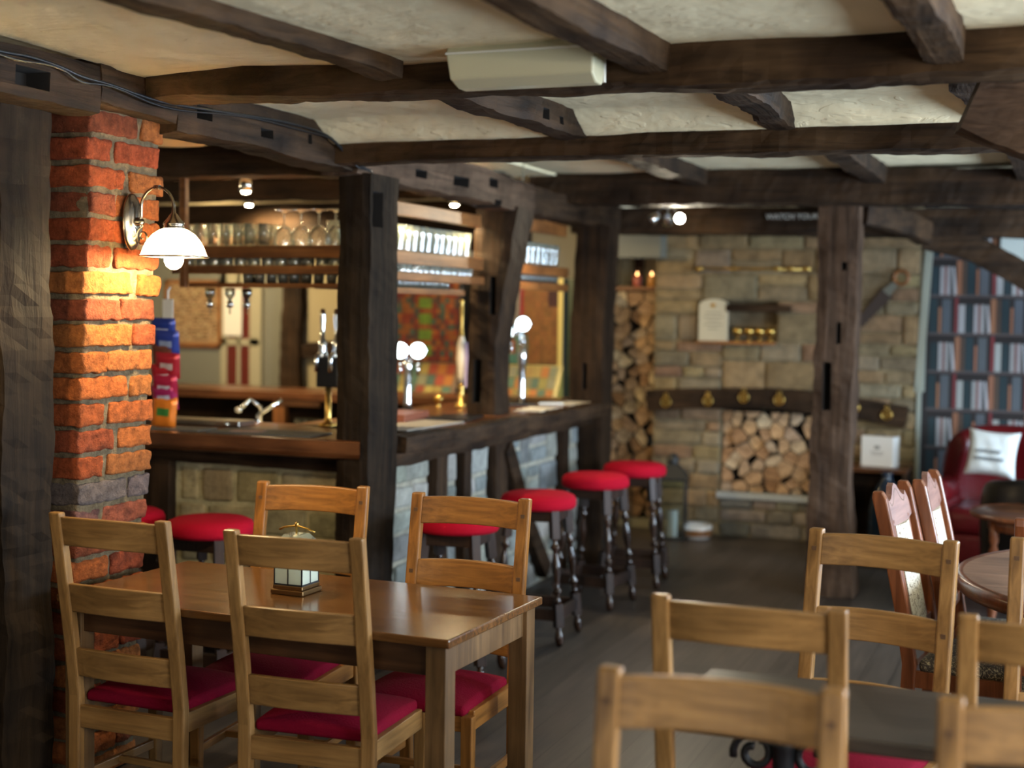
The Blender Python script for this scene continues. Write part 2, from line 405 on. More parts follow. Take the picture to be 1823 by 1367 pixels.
for (c, w), ax in [(k, 'x') for k in WIN_R]+[(k, 'y') for k in WIN_B]:
    n += 1
    e = bpy.data.objects.new('window_%d' % n, None); COL.objects.link(e); structure(e)
    e.location = (XR+.1, c, .9) if ax == 'x' else (c, YB-.1, .9)
    e.rotation_euler = (0, 0, PI/2 if ax == 'x' else 0)
    f = MB()
    for x in (-w/2+.03, -w/6, w/6, w/2-.03): f.box(x-.03, x+.03, -.03, .03, 0, 1.1)
    for z in (.03, .55, 1.07): f.box(-w/2, w/2, -.03, .03, z-.03, z+.03)
    f.build('window_frame', M['white'], e); MB().box(-w/2, w/2, -.004, .004, 0, 1.1).build('window_pane', M['pane'], e)
structure(MB().box(XL-.2, XL, YB, YF+.6, 0, 2.62).build('wall_left', M['wallpaint']))
structure(MB().box(XL, -3.4, YF, YF+.2, 0, 2.62).build('wall_back', M['wallpaint']))

# ------------------------------------------------------------------ hewn timbers
def timber(name, pts, label, mat, w, h, up=(0, 0, 1), seed=0, amp=.012, cat='beam', cuts=(), group=None, widths=None, step=.035, parent=None):
    """rough-hewn timber along pts; w across, h along up; cuts = boxes (x0,x1,y0,y1,z0,z1) for mortises"""
    pts = [Vector(p) for p in pts]; L = [0]
    for a, b in zip(pts, pts[1:]): L.append(L[-1]+(b-a).length)
    n = max(3, int(L[-1]/step)); bm = bmesh.new(); rings = []
    prof = []
    q = 4
    for (i0, j0), (i1, j1) in zip(((-1, -1), (1, -1), (1, 1), (-1, 1)), ((1, -1), (1, 1), (-1, 1), (-1, -1))):
        for k in range(q): t = k/q; prof.append((i0+(i1-i0)*t, j0+(j1-j0)*t))
    for i in range(n+1):
        t = L[-1]*i/n; k = 0
        while k < len(L)-2 and t > L[k+1]: k += 1
        f = (t-L[k])/(L[k+1]-L[k]); p = pts[k].lerp(pts[k+1], f); d = (pts[-1]-pts[0]).normalized() if len(pts) == 2 else (pts[min(k+1, len(pts)-1)]-pts[k]).normalized()
        if len(pts) > 2:
            d0 = (pts[k+1]-pts[k]).normalized(); d1 = (pts[min(k+2, len(pts)-1)]-pts[min(k+1, len(pts)-2)]).normalized(); d = d0.lerp(d1, f).normalized()
        a = d.cross(Vector(up)).normalized(); b = a.cross(d).normalized()
        s = 1.0
        if widths:
            u = t/L[-1]
            for (u0, s0), (u1, s1) in zip(widths, widths[1:]):
                if u0 <= u <= u1: s = s0+(s1-s0)*(u-u0)/(u1-u0)
        ring = []
        for (x, y) in prof:
            r = 1-.05*(abs(x) > .99 and abs(y) > .99)
            v = p+a*x*w/2*s*r+b*y*h/2*(1 if not widths else .5+.5*s)*r
            nn = noise.noise_vector(Vector((v.x*3.1+seed, v.y*3.1, v.z*3.1)))*amp+noise.noise_vector(v*11+Vector((seed, 0, 0)))*amp*.45+noise.noise_vector(v*31+Vector((seed, 3, 0)))*amp*.28
            nn -= d*nn.dot(d)
            ring.append(bm.verts.new(v+nn))
        rings.append(ring)
    m = len(prof)
    for r0, r1 in zip(rings, rings[1:]):
        for k in range(m): bm.faces.new((r0[k], r0[(k+1) % m], r1[(k+1) % m], r1[k]))
    bm.faces.new(rings[0][::-1]); bm.faces.new(rings[-1])
    bmesh.ops.recalc_face_normals(bm, faces=bm.faces)
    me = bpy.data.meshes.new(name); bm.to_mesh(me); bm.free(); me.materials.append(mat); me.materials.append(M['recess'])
    o = bpy.data.objects.new(name, me); COL.objects.link(o)
    if cuts:
        cb = MB()
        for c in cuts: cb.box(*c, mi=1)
        co = cb.build('cutter', [mat, M['recess']])
        md = o.modifiers.new('mortises', 'BOOLEAN'); md.operation = 'DIFFERENCE'; md.object = co; md.solver = 'EXACT'; md.material_mode = 'INDEX'
        dg = bpy.context.evaluated_depsgraph_get(); dg.update()
        new = bpy.data.meshes.new_from_object(o.evaluated_get(dg)); o.modifiers.clear(); o.data = new; new.name = name
        cm = co.data; bpy.data.objects.remove(co); bpy.data.meshes.remove(cm)
    if parent is not None: o.parent = parent; return o
    recentre(o)
    if label: tag(o, label, cat, group)
    return o
BX, BY, BZ = M['beam_x'], M['beam_y'], M['beam_z']
# cross beams (run left to right), h measured up into the ceiling
timber('ceiling_beam', [(-2.97, 4.26, 2.51), (-2.4, 4.12, 2.475), (-1.8, 4.06, 2.455), (-1, 4.01, 2.435), (.6, 4.02, 2.43), (2.6, 4.05, 2.43)],
       'nearest dark oak beam across the ceiling, carrying the white emergency light', M['brown_x'], .19, .17, seed=1,
       cuts=())
timber('ceiling_beam', [(-3.0, 5.62, 2.415), (-2.0, 5.60, 2.41), (-1.2, 5.59, 2.405), (0, 5.6, 2.40), (2.6, 5.6, 2.40)],
       'middle dark oak cross beam running from the tall post at the bar corner', M['brown_x'], .2, .15, seed=2)
timber('ceiling_beam', [(-3.2, 8.62, 2.49), (-1.4, 8.62, 2.46), (0, 8.62, 2.44), (2.6, 8.62, 2.43)],
       'deep black oak cross beam resting on the freestanding post', BX, .24, .21, seed=3)
timber('ceiling_beam', [(-3.3, 9.75, 2.36), (-1.4, 9.75, 2.325), (0, 9.75, 2.30), (2.6, 9.75, 2.30)],
       'low far beam in front of the fireplace wall with white lettering', BX, .24, .19, seed=4)
# joists (run away from the camera)
for i, (x0, x1, lab) in enumerate([(-2.55, -1.93, 'left of the emergency light'), (-1.39, -1.105, 'just right of the emergency light'), (-.50, -.31, 'near the right edge')]):
    zc = ceil_z(x0, 3.3)-.02
    timber('ceiling_joist', [(x0, YB, zc), (x1, 3.92, zc-.005)], 'dark hewn joist on the nearest ceiling bay, %s' % lab, M['brown_y'], .10, .12, seed=10+i, group='joists of the nearest ceiling bay')
for i, (x0, x1, lab) in enumerate([(-1.95, -1.875, 'left one, with two small mortises'), (-1.01, -1.03, 'middle one, rough and splintered'), (-.31, -.26, 'right one, beside the oak brace')]):
    timber('ceiling_joist', [(x0, 4.12, 2.475), (x1, 5.55, 2.478)], 'dark joist on the second ceiling bay, %s' % lab, BY, .11, .13, seed=20+i, group='joists of the second ceiling bay', amp=.016,
           cuts=((x1-.2, x1+.1, 5.03, 5.09, 2.43, 2.47), (x1-.2, x1+.1, 5.2, 5.24, 2.43, 2.46)) if i == 0 else ())
for i, (x, lab) in enumerate([(-2.1, 'left one'), (-1.05, 'one above the freestanding post'), (-.2, 'right one')]):
    timber('ceiling_joist', [(x, 5.68, 2.535), (x, 8.55, 2.535)], 'black joist in the far ceiling bay, %s' % lab, BY, .13, .12, seed=30+i, group='joists of the far ceiling bay')
# brace at top right, coming from the camera side
timber('corner_brace', [(-.26, 4.22, 2.32), (.12, 4.3, 2.16), (.5, 4.4, 1.9)], 'brown oak brace cut off by the right edge below the nearest beam', M['grey_x'], .12, .2, seed=41, cat='timber')
# plate above the bar line
timber('wall_plate', [(-3.1, YB, 2.41), (-3.1, 3.93, 2.42)], 'dark oak plate beam left of the brick pillar with a cable along it', BY, .19, .16, seed=5, cuts=((-3.1, -2.9, 3.52, 3.68, 2.38, 2.44),))
timber('pillar_cap', [(-3.1, 3.93, 2.455), (-3.1, 4.36, 2.445)], 'squared oak block capping the brick pillar', BY, .2, .15, seed=6, cat='timber')
timber('wall_plate', [(-3.09, 4.36, 2.43), (-3.09, 5.0, 2.44), (-3.08, 5.7, 2.41)], 'dark oak plate beam from the brick pillar to the corner post, pocked with mortises', BY, .19, .19, seed=7,
       cuts=((-3.1, -2.9, 4.48, 4.58, 2.40, 2.45), (-3.1, -2.9, 4.92, 5.02, 2.385, 2.42), (-3.1, -2.9, 5.3, 5.33, 2.40, 2.44)))
timber('beam_end', [(-3.02, 5.62, 2.42), (-2.79, 5.60, 2.425)], 'stub beam end jutting out above the corner post', M['grey_x'], .15, .17, seed=8, cat='timber')
timber('wall_plate', [(-3.07, 5.72, 2.40), (-3.04, 7.0, 2.395), (-3.03, 7.9, 2.36)], 'mortised oak plate beam between the corner post and the middle post', M['grey_y'], .19, .19, seed=9,
       cuts=((-3.1, -2.85, 6.3, 6.42, 2.35, 2.39), (-3.1, -2.85, 6.75, 6.93, 2.35, 2.40), (-3.1, -2.85, 7.2, 7.34, 2.38, 2.43), (-3.1, -2.85, 7.3, 7.4, 2.28, 2.32)))
timber('wall_plate', [(-3.05, 7.92, 2.36), (-3.0, 9.6, 2.36)], 'oak plate beam between the middle post and the far bar post', BY, .18, .17, seed=12)
# beams inside the bar
timber('bar_beam', [(-5.6, 5.98, 2.42), (-3.2, 5.98, 2.40)], 'brown oak beam over the short side of the bar', BX, .2, .15, seed=13)
timber('bar_beam', [(-7.5, 8.1, 2.48), (-3.2, 8.1, 2.47)], 'second brown oak beam deeper inside the bar', BX, .2, .14, seed=14)
# posts
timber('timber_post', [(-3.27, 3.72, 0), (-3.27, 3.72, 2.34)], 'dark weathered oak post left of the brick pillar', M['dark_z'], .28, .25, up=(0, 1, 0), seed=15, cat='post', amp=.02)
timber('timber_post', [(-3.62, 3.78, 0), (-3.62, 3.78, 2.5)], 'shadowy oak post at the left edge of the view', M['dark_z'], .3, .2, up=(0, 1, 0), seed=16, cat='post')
timber('timber_post', [(-3.035, 5.92, 0), (-3.02, 5.92, 1.2), (-3.02, 5.92, 2.32)], 'tall dark oak post on the near corner of the bar', M['dark_z'], .17, .31, up=(0, 1, 0), seed=17, cat='post', amp=.012,
       cuts=((-3.05, -2.85, 5.80, 5.9, 2.08, 2.24),))
timber('timber_post', [(-3.12, 7.66, 1.06), (-3.13, 7.68, 1.5), (-3.09, 7.7, 1.9), (-3.05, 7.74, 2.30)], 'flared oak post standing on the middle of the bar counter', BZ, .21, .26, up=(0, 1, 0), seed=18, cat='post', amp=.014,
       widths=((0, .9), (.45, .85), (.75, 1.1), (1, 1.3)), cuts=((-3.17, -3.12, 7.4, 7.62, 1.17, 1.42), (-3.08, -3.04, 7.4, 7.66, 1.68, 1.9)))
timber('timber_post', [(-2.97, 9.15, 0), (-2.97, 9.15, 1.6), (-2.94, 9.15, 2.28)], 'dark oak post closing the far end of the bar', BZ, .24, .26, up=(0, 1, 0), seed=19, cat='post', amp=.013,
       cuts=((-2.99, -2.96, 8.9, 9.12, 1.18, 1.36),))
timber('timber_post', [(-1.27, 8.74, 0), (-1.29, 8.74, .7), (-1.275, 8.74, 1.3), (-1.265, 8.74, 2.36)], 'freestanding knotty oak post with two slots in the middle of the room', M['grey_z'], .245, .25, up=(0, 1, 0), seed=22, cat='post', amp=.016,
       widths=((0, 1.25), (.12, 1.16), (.3, .98), (1, 1.0)), cuts=((-1.335, -1.285, 8.5, 8.72, 1.13, 1.42), (-1.262, -1.235, 8.5, 8.72, 1.53, 1.66), (-1.24, -1.21, 8.5, 8.72, 1.97, 2.02)))
# brace in front of the book wall
timber('corner_brace', [(-.86, 9.72, 2.23), (-.55, 9.72, 2.15), (-.25, 9.72, 1.98), (.05, 9.72, 1.72), (.28, 9.72, 1.35)], 'curved dark brace crossing the book wallpaper at the right', M['beam_x'], .14, .17, seed=23, cat='timber')
timber('corner_brace', [(-1.16, 8.78, 2.33), (-.95, 9.3, 2.29), (-.86, 9.62, 2.24)], 'short knee brace right of the freestanding post', M['beam_y'], .11, .15, seed=24, cat='timber')

# ------------------------------------------------------------------ masonry
def round_box(mb, x0, x1, y0, y1, z0, z1, r, n=(4, 3, 3), amp=0, freq=20, seed=0, mi=0, col=None, smooth=True, M=None, nr=2):
    """rounded, optionally rough, box"""
    c = Vector(((x0+x1)/2, (y0+y1)/2, (z0+z1)/2)); h = Vector(((x1-x0)/2, (y1-y0)/2, (z1-z0)/2))
    r = min(r, h.x*.98, h.y*.98, h.z*.98); idx = {}; vs = []; fs = []
    def lin(hh, k):
        a = [-hh+r*t/nr for t in range(nr)]; b = [(-hh+r)+(2*hh-2*r)*t/k for t in range(k+1)]
        return a+b+[-v for v in a[::-1]]
    A = [lin(h[i], n[i]) for i in range(3)]
    def vid(i, j, k):
        key = (i, j, k)
        if key in idx: return idx[key]
        p = Vector((A[0][i], A[1][j], A[2][k]))
        q = Vector([max(-h[a]+r, min(h[a]-r, p[a])) for a in range(3)]); d = p-q
        if d.length > 1e-9:
            d.normalize(); p = q+d*r
        p = p+c
        if amp: p = p+noise.noise_vector(p*freq+Vector((seed, 0, 0)))*amp
        if M is not None: p = M @ p
        idx[key] = len(vs); vs.append(p); return idx[key]
    N = [len(a) for a in A]
    for (a, b, f) in ((0, 1, 2), (1, 2, 0), (2, 0, 1)):
        for side in (0, N[f]-1):
            for i in range(N[a]-1):
                for j in range(N[b]-1):
                    q = []
                    for (di, dj) in ((0, 0), (1, 0), (1, 1), (0, 1)):
                        k = [0, 0, 0]; k[a] = i+di; k[b] = j+dj; k[f] = side; q.append(vid(*k))
                    fs.append(q if side else q[::-1])
    return mb.add(vs, fs, mi, smooth, col)
def jit(c, a=.15, r=rnd):
    k = 1+r.uniform(-a, a); return tuple(max(0, v*k*(1+r.uniform(-a, a)*.35)) for v in c)

# brick pillar, leaning slightly
def pillar():
    r = random.Random(3); mb = MB(); W0, W1, D0, D1 = -3.30, 0.0, 0.0, .405
    def place(z): return Matrix.Translation((-.052*(2.4-z), 0, 0))
    cols = [(.43, .115, .028), (.46, .15, .038), (.38, .085, .025), (.33, .07, .025), (.43, .14, .038), (.27, .07, .03)]
    X0 = -.34; X1 = 0
    mort = (.24, .18, .105)
    z = 0; k = 0; ch = .0915
    round_box(mb, X0+.012, X1-.012, D0+.012, D1-.012, 0, 2.385, .01, (6, 8, 60), .006, 9, 1, 0, mort)
    while z < 2.36:
        dark = 1.0
        if 1.0 < z < 1.08: base = [(.16, .12, .11)]
        elif .9 < z < 1.0: base = [(.2, .09, .07), (.33, .09, .05)]
        elif z > 2.3: base = [(.3, .13, .08)]
        else: base = cols
        spans = [(0, .262), (.278, .405)] if k % 2 else [(0, .13), (.146, .405)]
        if k % 5 == 3: spans = [(0, .19), (.205, .405)]
        h = ch-.017+r.uniform(-.004, .003)
        for (a, b) in spans:
            m = place(z) @ Matrix.Rotation(r.uniform(-.008, .008), 4, 'X')
            round_box(mb, X0+.16, X1+r.uniform(-.004, .007), D0+a+r.uniform(0, .004)-(.006 if a == 0 else 0), D0+b, z+.008, z+.008+h, .009, (5, 14, 5), .0075, 30, z*7, 0, jit(r.choice(base), .16, r), M=m)
        xs = [(X0, X0+.15)]
        for (a, b) in xs:
            round_box(mb, X0+a-X0, X0+b-X0, D0-.004, D0+.1, z+.008, z+.008+h, .009, (8, 4, 5), .0075, 30, z*5+2, 0, jit(r.choice(base), .16, r), M=place(z))
        z += ch; k += 1
    # core follows the lean
    for i, v in enumerate(mb.v): pass
    return mb
pm = pillar()
nv = 0
# shear the mortar core as well (its vertices come first)
core_n = len(set(i for f, c in zip(pm.f, pm.c) if c == (.24, .18, .105) for i in f))
pm.v = [((x-.052*(2.4-z)) if i < core_n else x, y, z) for i, (x, y, z) in enumerate(pm.v)]
p = pm.build('brick_pillar', M['brick'], loc=(-3.072, 3.985, 0), tint=True)
tag(p, 'leaning pillar of old orange-red bricks with thick mortar, lit by the wall lamp', 'pillar')

# cable along the plate
cb = MB(); cp = [(-2.985, 3.1, 2.46), (-2.985, 3.412, 2.462), (-2.985, 3.56, 2.468), (-2.985, 3.705, 2.46), (-2.98, 3.802, 2.445), (-2.975, 3.95, 2.44), (-2.975, 4.231, 2.424), (-2.972, 4.624, 2.44), (-2.968, 5.036, 2.458), (-2.965, 5.362, 2.452), (-2.955, 5.512, 2.41), (-2.93, 5.628, 2.346), (-2.92, 5.75, 2.325)]
def smoothpts(p, k=4):
    p = [Vector(a) for a in p]; out = []
    for i in range(len(p)-1):
        a, b, c, d = p[max(i-1, 0)], p[i], p[i+1], p[min(i+2, len(p)-1)]
        for j in range(k):
            t = j/k; out.append(.5*((2*b)+(c-a)*t+(2*a-5*b+4*c-d)*t*t+(-a+3*b-3*c+d)*t**3))
    return out+[p[-1]]
cb.tube(smoothpts(cp), .006, 6); cb.tube([v+Vector((.004, 0, -.012+.006*math.sin(i*.7))) for i, v in enumerate(smoothpts(cp))], .004, 6)
tag(cb.build('electric_cable', M['cable']), 'pair of black cables clipped along the plate beam over the brick pillar', 'cable')

# ------------------------------------------------------------------ wall lamp
def shade_mat():
    m, N, L, B = nt('frosted_ribbed_glass')
    out = [n for n in N if n.type == 'OUTPUT_MATERIAL'][0]
    t = N.new('ShaderNodeBsdfTranslucent'); t.inputs[0].default_value = (.9, .84, .7, 1)
    d = N.new('ShaderNodeBsdfDiffuse'); d.inputs[0].default_value = (.8, .76, .66, 1)
    g = N.new('ShaderNodeBsdfGlossy'); g.inputs[1].default_value = .15
    a = N.new('ShaderNodeMixShader'); a.inputs[0].default_value = .35; L.new(t.outputs[0], a.inputs[1]); L.new(d.outputs[0], a.inputs[2])
    b = N.new('ShaderNodeMixShader'); b.inputs[0].default_value = .06; L.new(a.outputs[0], b.inputs[1]); L.new(g.outputs[0], b.inputs[2])
    L.new(b.outputs[0], out.inputs[0])
    return m
M['milk'] = shade_mat()
def bulb_mat():
    m, N, L, B = nt('clear_lit_bulb')
    out = [n for n in N if n.type == 'OUTPUT_MATERIAL'][0]
    e = N.new('ShaderNodeEmission'); e.inputs[0].default_value = (1, .74, .42, 1); e.inputs[1].default_value = 14
    t = N.new('ShaderNodeBsdfTransparent'); a = N.new('ShaderNodeMixShader'); a.inputs[0].default_value = .72
    L.new(e.outputs[0], a.inputs[1]); L.new(t.outputs[0], a.inputs[2]); L.new(a.outputs[0], out.inputs[0])
    return m
M['bulb'] = bulb_mat()
def wall_lamp(label, loc, power):
    t = thing('wall_lamp', label, 'lamp', loc)
    b = MB(); b.lathe([(0.0, .022), (.30, .022), (.34, .019), (.40, .018), (.43, .014), (.49, .010), (.53, .004), (.535, 0)][::-1], 32, cap=False)
    b.v = [(z+.004, y*.1, x*.19) for (x, y, z) in b.v]
    b.lathe([(.016, 0), (.016, .012), (.011, .018), (.011, .03), (0, .034)], 16, M=RM(ry=PI/2, t=(.02, 0, .0)), cap=False)
    b.build('backplate', M['pewter'], t, loc=(.0, 0, 0))
    a = MB(); pts = []
    for i in range(19):
        u = i/18; ang = PI*(1-u); pts.append((.112+.068*math.cos(ang)+(.0), 0, .048+.072*math.sin(ang)))
    pts = [(.03, 0, -.005), (.04, 0, .0), (.044, 0, .02)]+pts+[(.18, 0, .03)]
    a.tube(pts, .0052, 8)
    a.lathe([(.008, -.012), (.009, -.004), (.006, .004), (.009, .01)], 10, M=RM(t=(.112, 0, .12), ry=PI/2))
    sc = [(.044-.004, 0, .0)]
    for i in range(26):
        u = i/25; ang = PI*.5+u*PI*3.1; r = .030*(1-u)+.006; sc.append((.05+r*math.cos(ang)*.8, 0, -.052+r*math.sin(ang)))
    a.tube(sc, .003, 6)
    a.build('arm', M['pewter'], t)
    c = MB(); c.lathe([(.006, .055), (.008, .03), (.016, .022), (.022, .012), (.036, -.004), (.038, -.012), (.034, -.016), (.038, -.02), (.036, -.026)], 24, M=RM(t=(.18, 0, 0)), cap=False)
    c.build('shade_holder', M['pewter'], t)
    s = MB(); prof = [(.034, -.024), (.050, -.030), (.072, -.045), (.090, -.066), (.103, -.09), (.112, -.115), (.117, -.122)]
    n = 72; vs = []; fs = []
    for (r, z) in prof:
        for k in range(n): rr = r*(1+.008*(k % 2)); vs.append((.18+rr*math.cos(2*PI*k/n), rr*math.sin(2*PI*k/n), z))
    for i in range(len(prof)-1):
        for k in range(n): fs.append((i*n+k, i*n+(k+1) % n, (i+1)*n+(k+1) % n, (i+1)*n+k))
    s.add(vs, fs, 0, True); sh = s.build('lamp_shade', M['milk'], t)
    MB().tube([(.18+.119*math.cos(2*PI*k/40), .119*math.sin(2*PI*k/40), -.123) for k in range(40)], .0035, 6, closed=True).build('rim', M['pewter'], sh)
    b = MB(); b.lathe([(.014, -.05), (.016, -.075), (.026, -.10), (.034, -.125), (.034, -.14), (.026, -.157), (.012, -.167), (0, -.169)], 20, M=RM(t=(.18, 0, 0)), cap=False)
    b.build('light_bulb', M['bulb'], t)
    l = point('wall_lamp_light', (.18, 0, -.125), power, WARM2, .034); l.parent = t
    return t
wall_lamp('brass wall lamp with a frosted bell shade on the brick pillar', (-3.083, 4.2, 2.003), 30)
wall_lamp('wall lamp just beyond the left edge of the view', (-3.12, 3.17, 1.99), 10)

# ------------------------------------------------------------------ emergency light
t = thing('emergency_light', 'cream emergency light box fixed to the nearest ceiling beam', 'light', (-1.455, 3.93, 2.352))
MB().box(-.218, .218, -.05, -.03, .01, .12).build('back_plate', M['white'], t)
b = MB(); v = []
for x, e in ((-.225, -1), (.225, 1)):
    v += [(x, -.045, .125), (x, -.14, .128), (x+.0*e, -.165, .095), (x-.008*e, -.15, .02), (x-.012*e, -.10, .0), (x-.012*e, -.045, .0)]
b.add(v, [(0, 1, 2, 3, 4, 5), (11, 10, 9, 8, 7, 6)]+[(i, i+6, (i+1) % 6+6, (i+1) % 6) for i in range(6)])
b.build('diffuser', plain('cream_diffuser', (.46, .43, .29), .3, spec=.5), t, bevel=.006)
l = MB(); l.box(-.224, .224, -.168, -.164, .088, .094); l.build('seam', M['white'], t)

# ------------------------------------------------------------------ ladder-back chairs
def make_chair():
    t = thing('ladder_back_chair', 'x', 'chair')
    W = .453; hx = W/2-.022; rk = .094
    def rake(z): return 0 if z < .44 else -rk*((z-.44)/.61)**1.15
    for s in (-1, 1):
        mb = MB(); pr = [(0, 0), (.2, -.0), (.44, 0), (.6, rake(.6)), (.8, rake(.8)), (.95, rake(.95)), (1.05, rake(1.05))]
        vs = []; 
        for z, y in pr:
            for (a, c) in ((-1, -1), (1, -1), (1, 1), (-1, 1)): vs.append((s*hx+a*.022, y-.002+c*.0165+(-.012*(1-z/.3) if z < .3 else 0), z))
        fs = [(3, 2, 1, 0), tuple(range(len(vs)-4, len(vs)))]
        for i in range(len(pr)-1):
            for k in range(4): fs.append((i*4+k, i*4+(k+1) % 4, i*4+4+(k+1) % 4, i*4+4+k))
        mb.add(vs, fs); o = mb.build('back_post', M['honey_z'], t, bevel=.006)
        for z in (.99, .775): MB().box(s*hx-.007, s*hx+.007, rake(z)+.010, rake(z)+.0155, z-.007, z+.007).build('peg', M['peg'], o)
    # curved, slightly arched rails
    for z in (.942, .722, .506):
        mb = MB(); n = 12; vs = []; fs = []
        x0 = hx-.02
        for i in range(n+1):
            u = -1+2*i/n; x = u*x0; bow = -.024*(1-u*u); arch = .005*(1-u*u)
            for (dy, zz) in ((-.0105, z+arch*.8), (.0105, z+arch*.8), (.0105, z+.094+arch), (-.0105, z+.094+arch)):
                vs.append((x, rake(zz)+bow+dy, zz))
        fs = [(3, 2, 1, 0), tuple(range(n*4, n*4+4))]
        for i in range(n):
            for k in range(4): fs.append((i*4+k, i*4+(k+1) % 4, i*4+4+(k+1) % 4, i*4+4+k))
        mb.add(vs, fs); mb.build('back_rail', M['honey_x'], t, bevel=.004)
    D = .43
    for s in (-1, 1):
        MB().bar((s*hx, D-.02, .412), (s*hx, D-.02, 0), .04, .04, up=(0, 1, 0), w2=.034, h2=.034).build('leg', M['honey_z'], t, bevel=.004)
        MB().box(s*hx-.012, s*hx+.012, .015, D-.04, .36, .424).build('side_rail', M['honey_y'], t, bevel=.003)
        MB().box(s*hx-.009, s*hx+.009, .015, D-.04, .15, .18).build('stretcher', M['honey_y'], t, bevel=.003)
    MB().box(-hx+.02, hx-.02, D-.034, D-.01, .36, .424).build('front_rail', M['honey_x'], t, bevel=.003)
    MB().box(-hx+.02, hx-.02, -.012, .012, .335, .408).build('rear_rail', M['honey_x'], t, bevel=.003)
    MB().box(-hx, hx, .2, .22, .155, .178).build('stretcher', M['honey_x'], t, bevel=.003)
    mb = MB(); round_box(mb, -hx+.004, hx-.004, .024, D+.004, .412, .444, .015, (12, 12, 2), nr=4)
    mb.v = [(x*(1-.04*(1-y/.43)), y, z+(.040*max(0, 1-abs(x/.22)**2.4)*max(0, 1-abs((y-.22)/.215)**2.4) if z > .43 else 0)) for x, y, z in mb.v]
    mb.build('seat', M['red'], t)
    return t
chair0 = make_chair(); used = []
def chair(x, y, rz, label, group):
    """x, y = middle of the top of the back"""
    o = Matrix.Rotation(rz, 3, 'Z') @ Vector((0, .096, 0))
    p = (x+o.x, y+o.y, 0)
    if used: return dup(chair0, p, rz, label, group)
    used.append(1); chair0.location = p; chair0.rotation_euler = (0, 0, rz); chair0['label'] = label; chair0['group'] = group
    return chair0
g1, g2 = 'ladder-back chairs around the left oak table', 'ladder-back chairs around the dark table'
chair(-2.76, 3.645, -.03, 'oak ladder-back chair nearest the brick pillar, its back to the camera', g1)
chair(-2.075, 3.60, .05, 'oak ladder-back chair with its back to the camera in front of the table lantern', g1)
chair(-2.605, 4.665, .08+PI, 'orange-lit oak ladder-back chair facing the camera behind the table lantern', g1)
chair(-1.941, 4.62, .01+PI, 'orange-lit oak ladder-back chair facing the camera at the right end of the left table', g1)
chair(-.486, 4.365, -.181+PI, 'oak ladder-back chair facing the camera in front of the freestanding post', g2)
chair(.10, 4.47, -.05+PI, 'oak ladder-back chair cut by the right edge at the far side of the dark table', g2)
chair(-.655, 3.20, .0, 'oak ladder-back chair, back to the camera, at the left end of the dark table', g2)
chair(.03, 3.27, .0, 'oak ladder-back chair with its back to the camera cut by the right edge', g2)
for ch in [o for o in COL.objects if o.name.startswith('ladder_back_chair') and o.get('label', '').startswith('orange')]:
    for part in [c for k in ch.children for c in [k]]:
        me = part.data
        if me.materials and me.materials[0].name.startswith('honey'):
            ax = me.materials[0].name[-1]; part.data = me.copy(); part.data.materials[0] = M['amber_'+ax]
g3 = 'nearest ladder-back chairs'
chair(-.561, 2.51, .03+PI, 'nearest blurred oak ladder-back chair at the bottom centre', g3)
chair(.045, 2.545, .0+PI, 'nearest blurred oak ladder-back chair in the bottom right corner', g3)

# ------------------------------------------------------------------ left table
t = thing('dining_table', 'rectangular honey-brown oak table with four ladder-back chairs', 'table', (-2.305, 4.052, 0), -.045)
LW, LD = 1.43, .70
MB().box(-LW/2, LW/2, -LD/2, LD/2, .738, .765).build('tabletop', M['table'], t, bevel=.005)
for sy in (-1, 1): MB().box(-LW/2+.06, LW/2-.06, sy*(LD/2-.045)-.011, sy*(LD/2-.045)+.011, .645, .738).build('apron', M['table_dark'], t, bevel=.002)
for sx in (-1, 1):
    MB().box(sx*(LW/2-.045)-.011, sx*(LW/2-.045)+.011, -LD/2+.06, LD/2-.06, .645, .738).build('apron', M['table_z'], t, bevel=.002)
    for sy in (-1, 1):
        x, y = sx*(LW/2-.052), sy*(LD/2-.052); MB().box(x-.033, x+.033, y-.033, y+.033, 0, .738).build('leg', M['table_z'], t, bevel=.003)
# leaded-glass lantern on it
t = thing('table_lantern', 'small leaded-glass table lantern with a brass base on the oak table', 'lantern', (-2.345, 4.09, .766), -.03)
MB().box(-.062, .062, -.062, .062, 0, .016).box(-.056, .056, -.056, .056, .016, .03).build('base', plain('dark_bronze', (.20, .12, .05), .3, .9), t, bevel=.003)
f = MB()
for a in (-.052, 0, .052):
    for b in (-.052, .052):
        f.box(a-.002, a+.002, b-.002, b+.002, .03, .16); f.box(b-.002, b+.002, a-.002, a+.002, .03, .16)
for z in (.032, .16):
    for b in (-.052, .052): f.box(-.054, .054, b-.002, b+.002, z-.003, z+.003); f.box(b-.002, b+.002, -.054, .054, z-.003, z+.003)
f.build('lead_frame', M['iron'], t)
for s in (-1, 1):
    MB().box(-.051, .051, s*.052-.0008, s*.052+.0008, .03, .16).build('glass_panel', M['opal'], t)
    MB().box(s*.052-.0008, s*.052+.0008, -.051, .051, .03, .16).build('glass_panel', M['opal'], t)
MB().lathe([(.026, .03), (.026, .12), (.02, .125)], 16).build('candle', M['wax'], t)
r = MB()
r.add([(-.056, -.056, .163), (.056, -.056, .163), (.056, .056, .163), (-.056, .056, .163), (-.03, -.03, .195), (.03, -.03, .195), (.03, .03, .195), (-.03, .03, .195)], [(0, 1, 5, 4), (1, 2, 6, 5), (2, 3, 7, 6), (3, 0, 4, 7), (4, 5, 6, 7), (3, 2, 1, 0)])
r.build('roof', M['glass'], t)
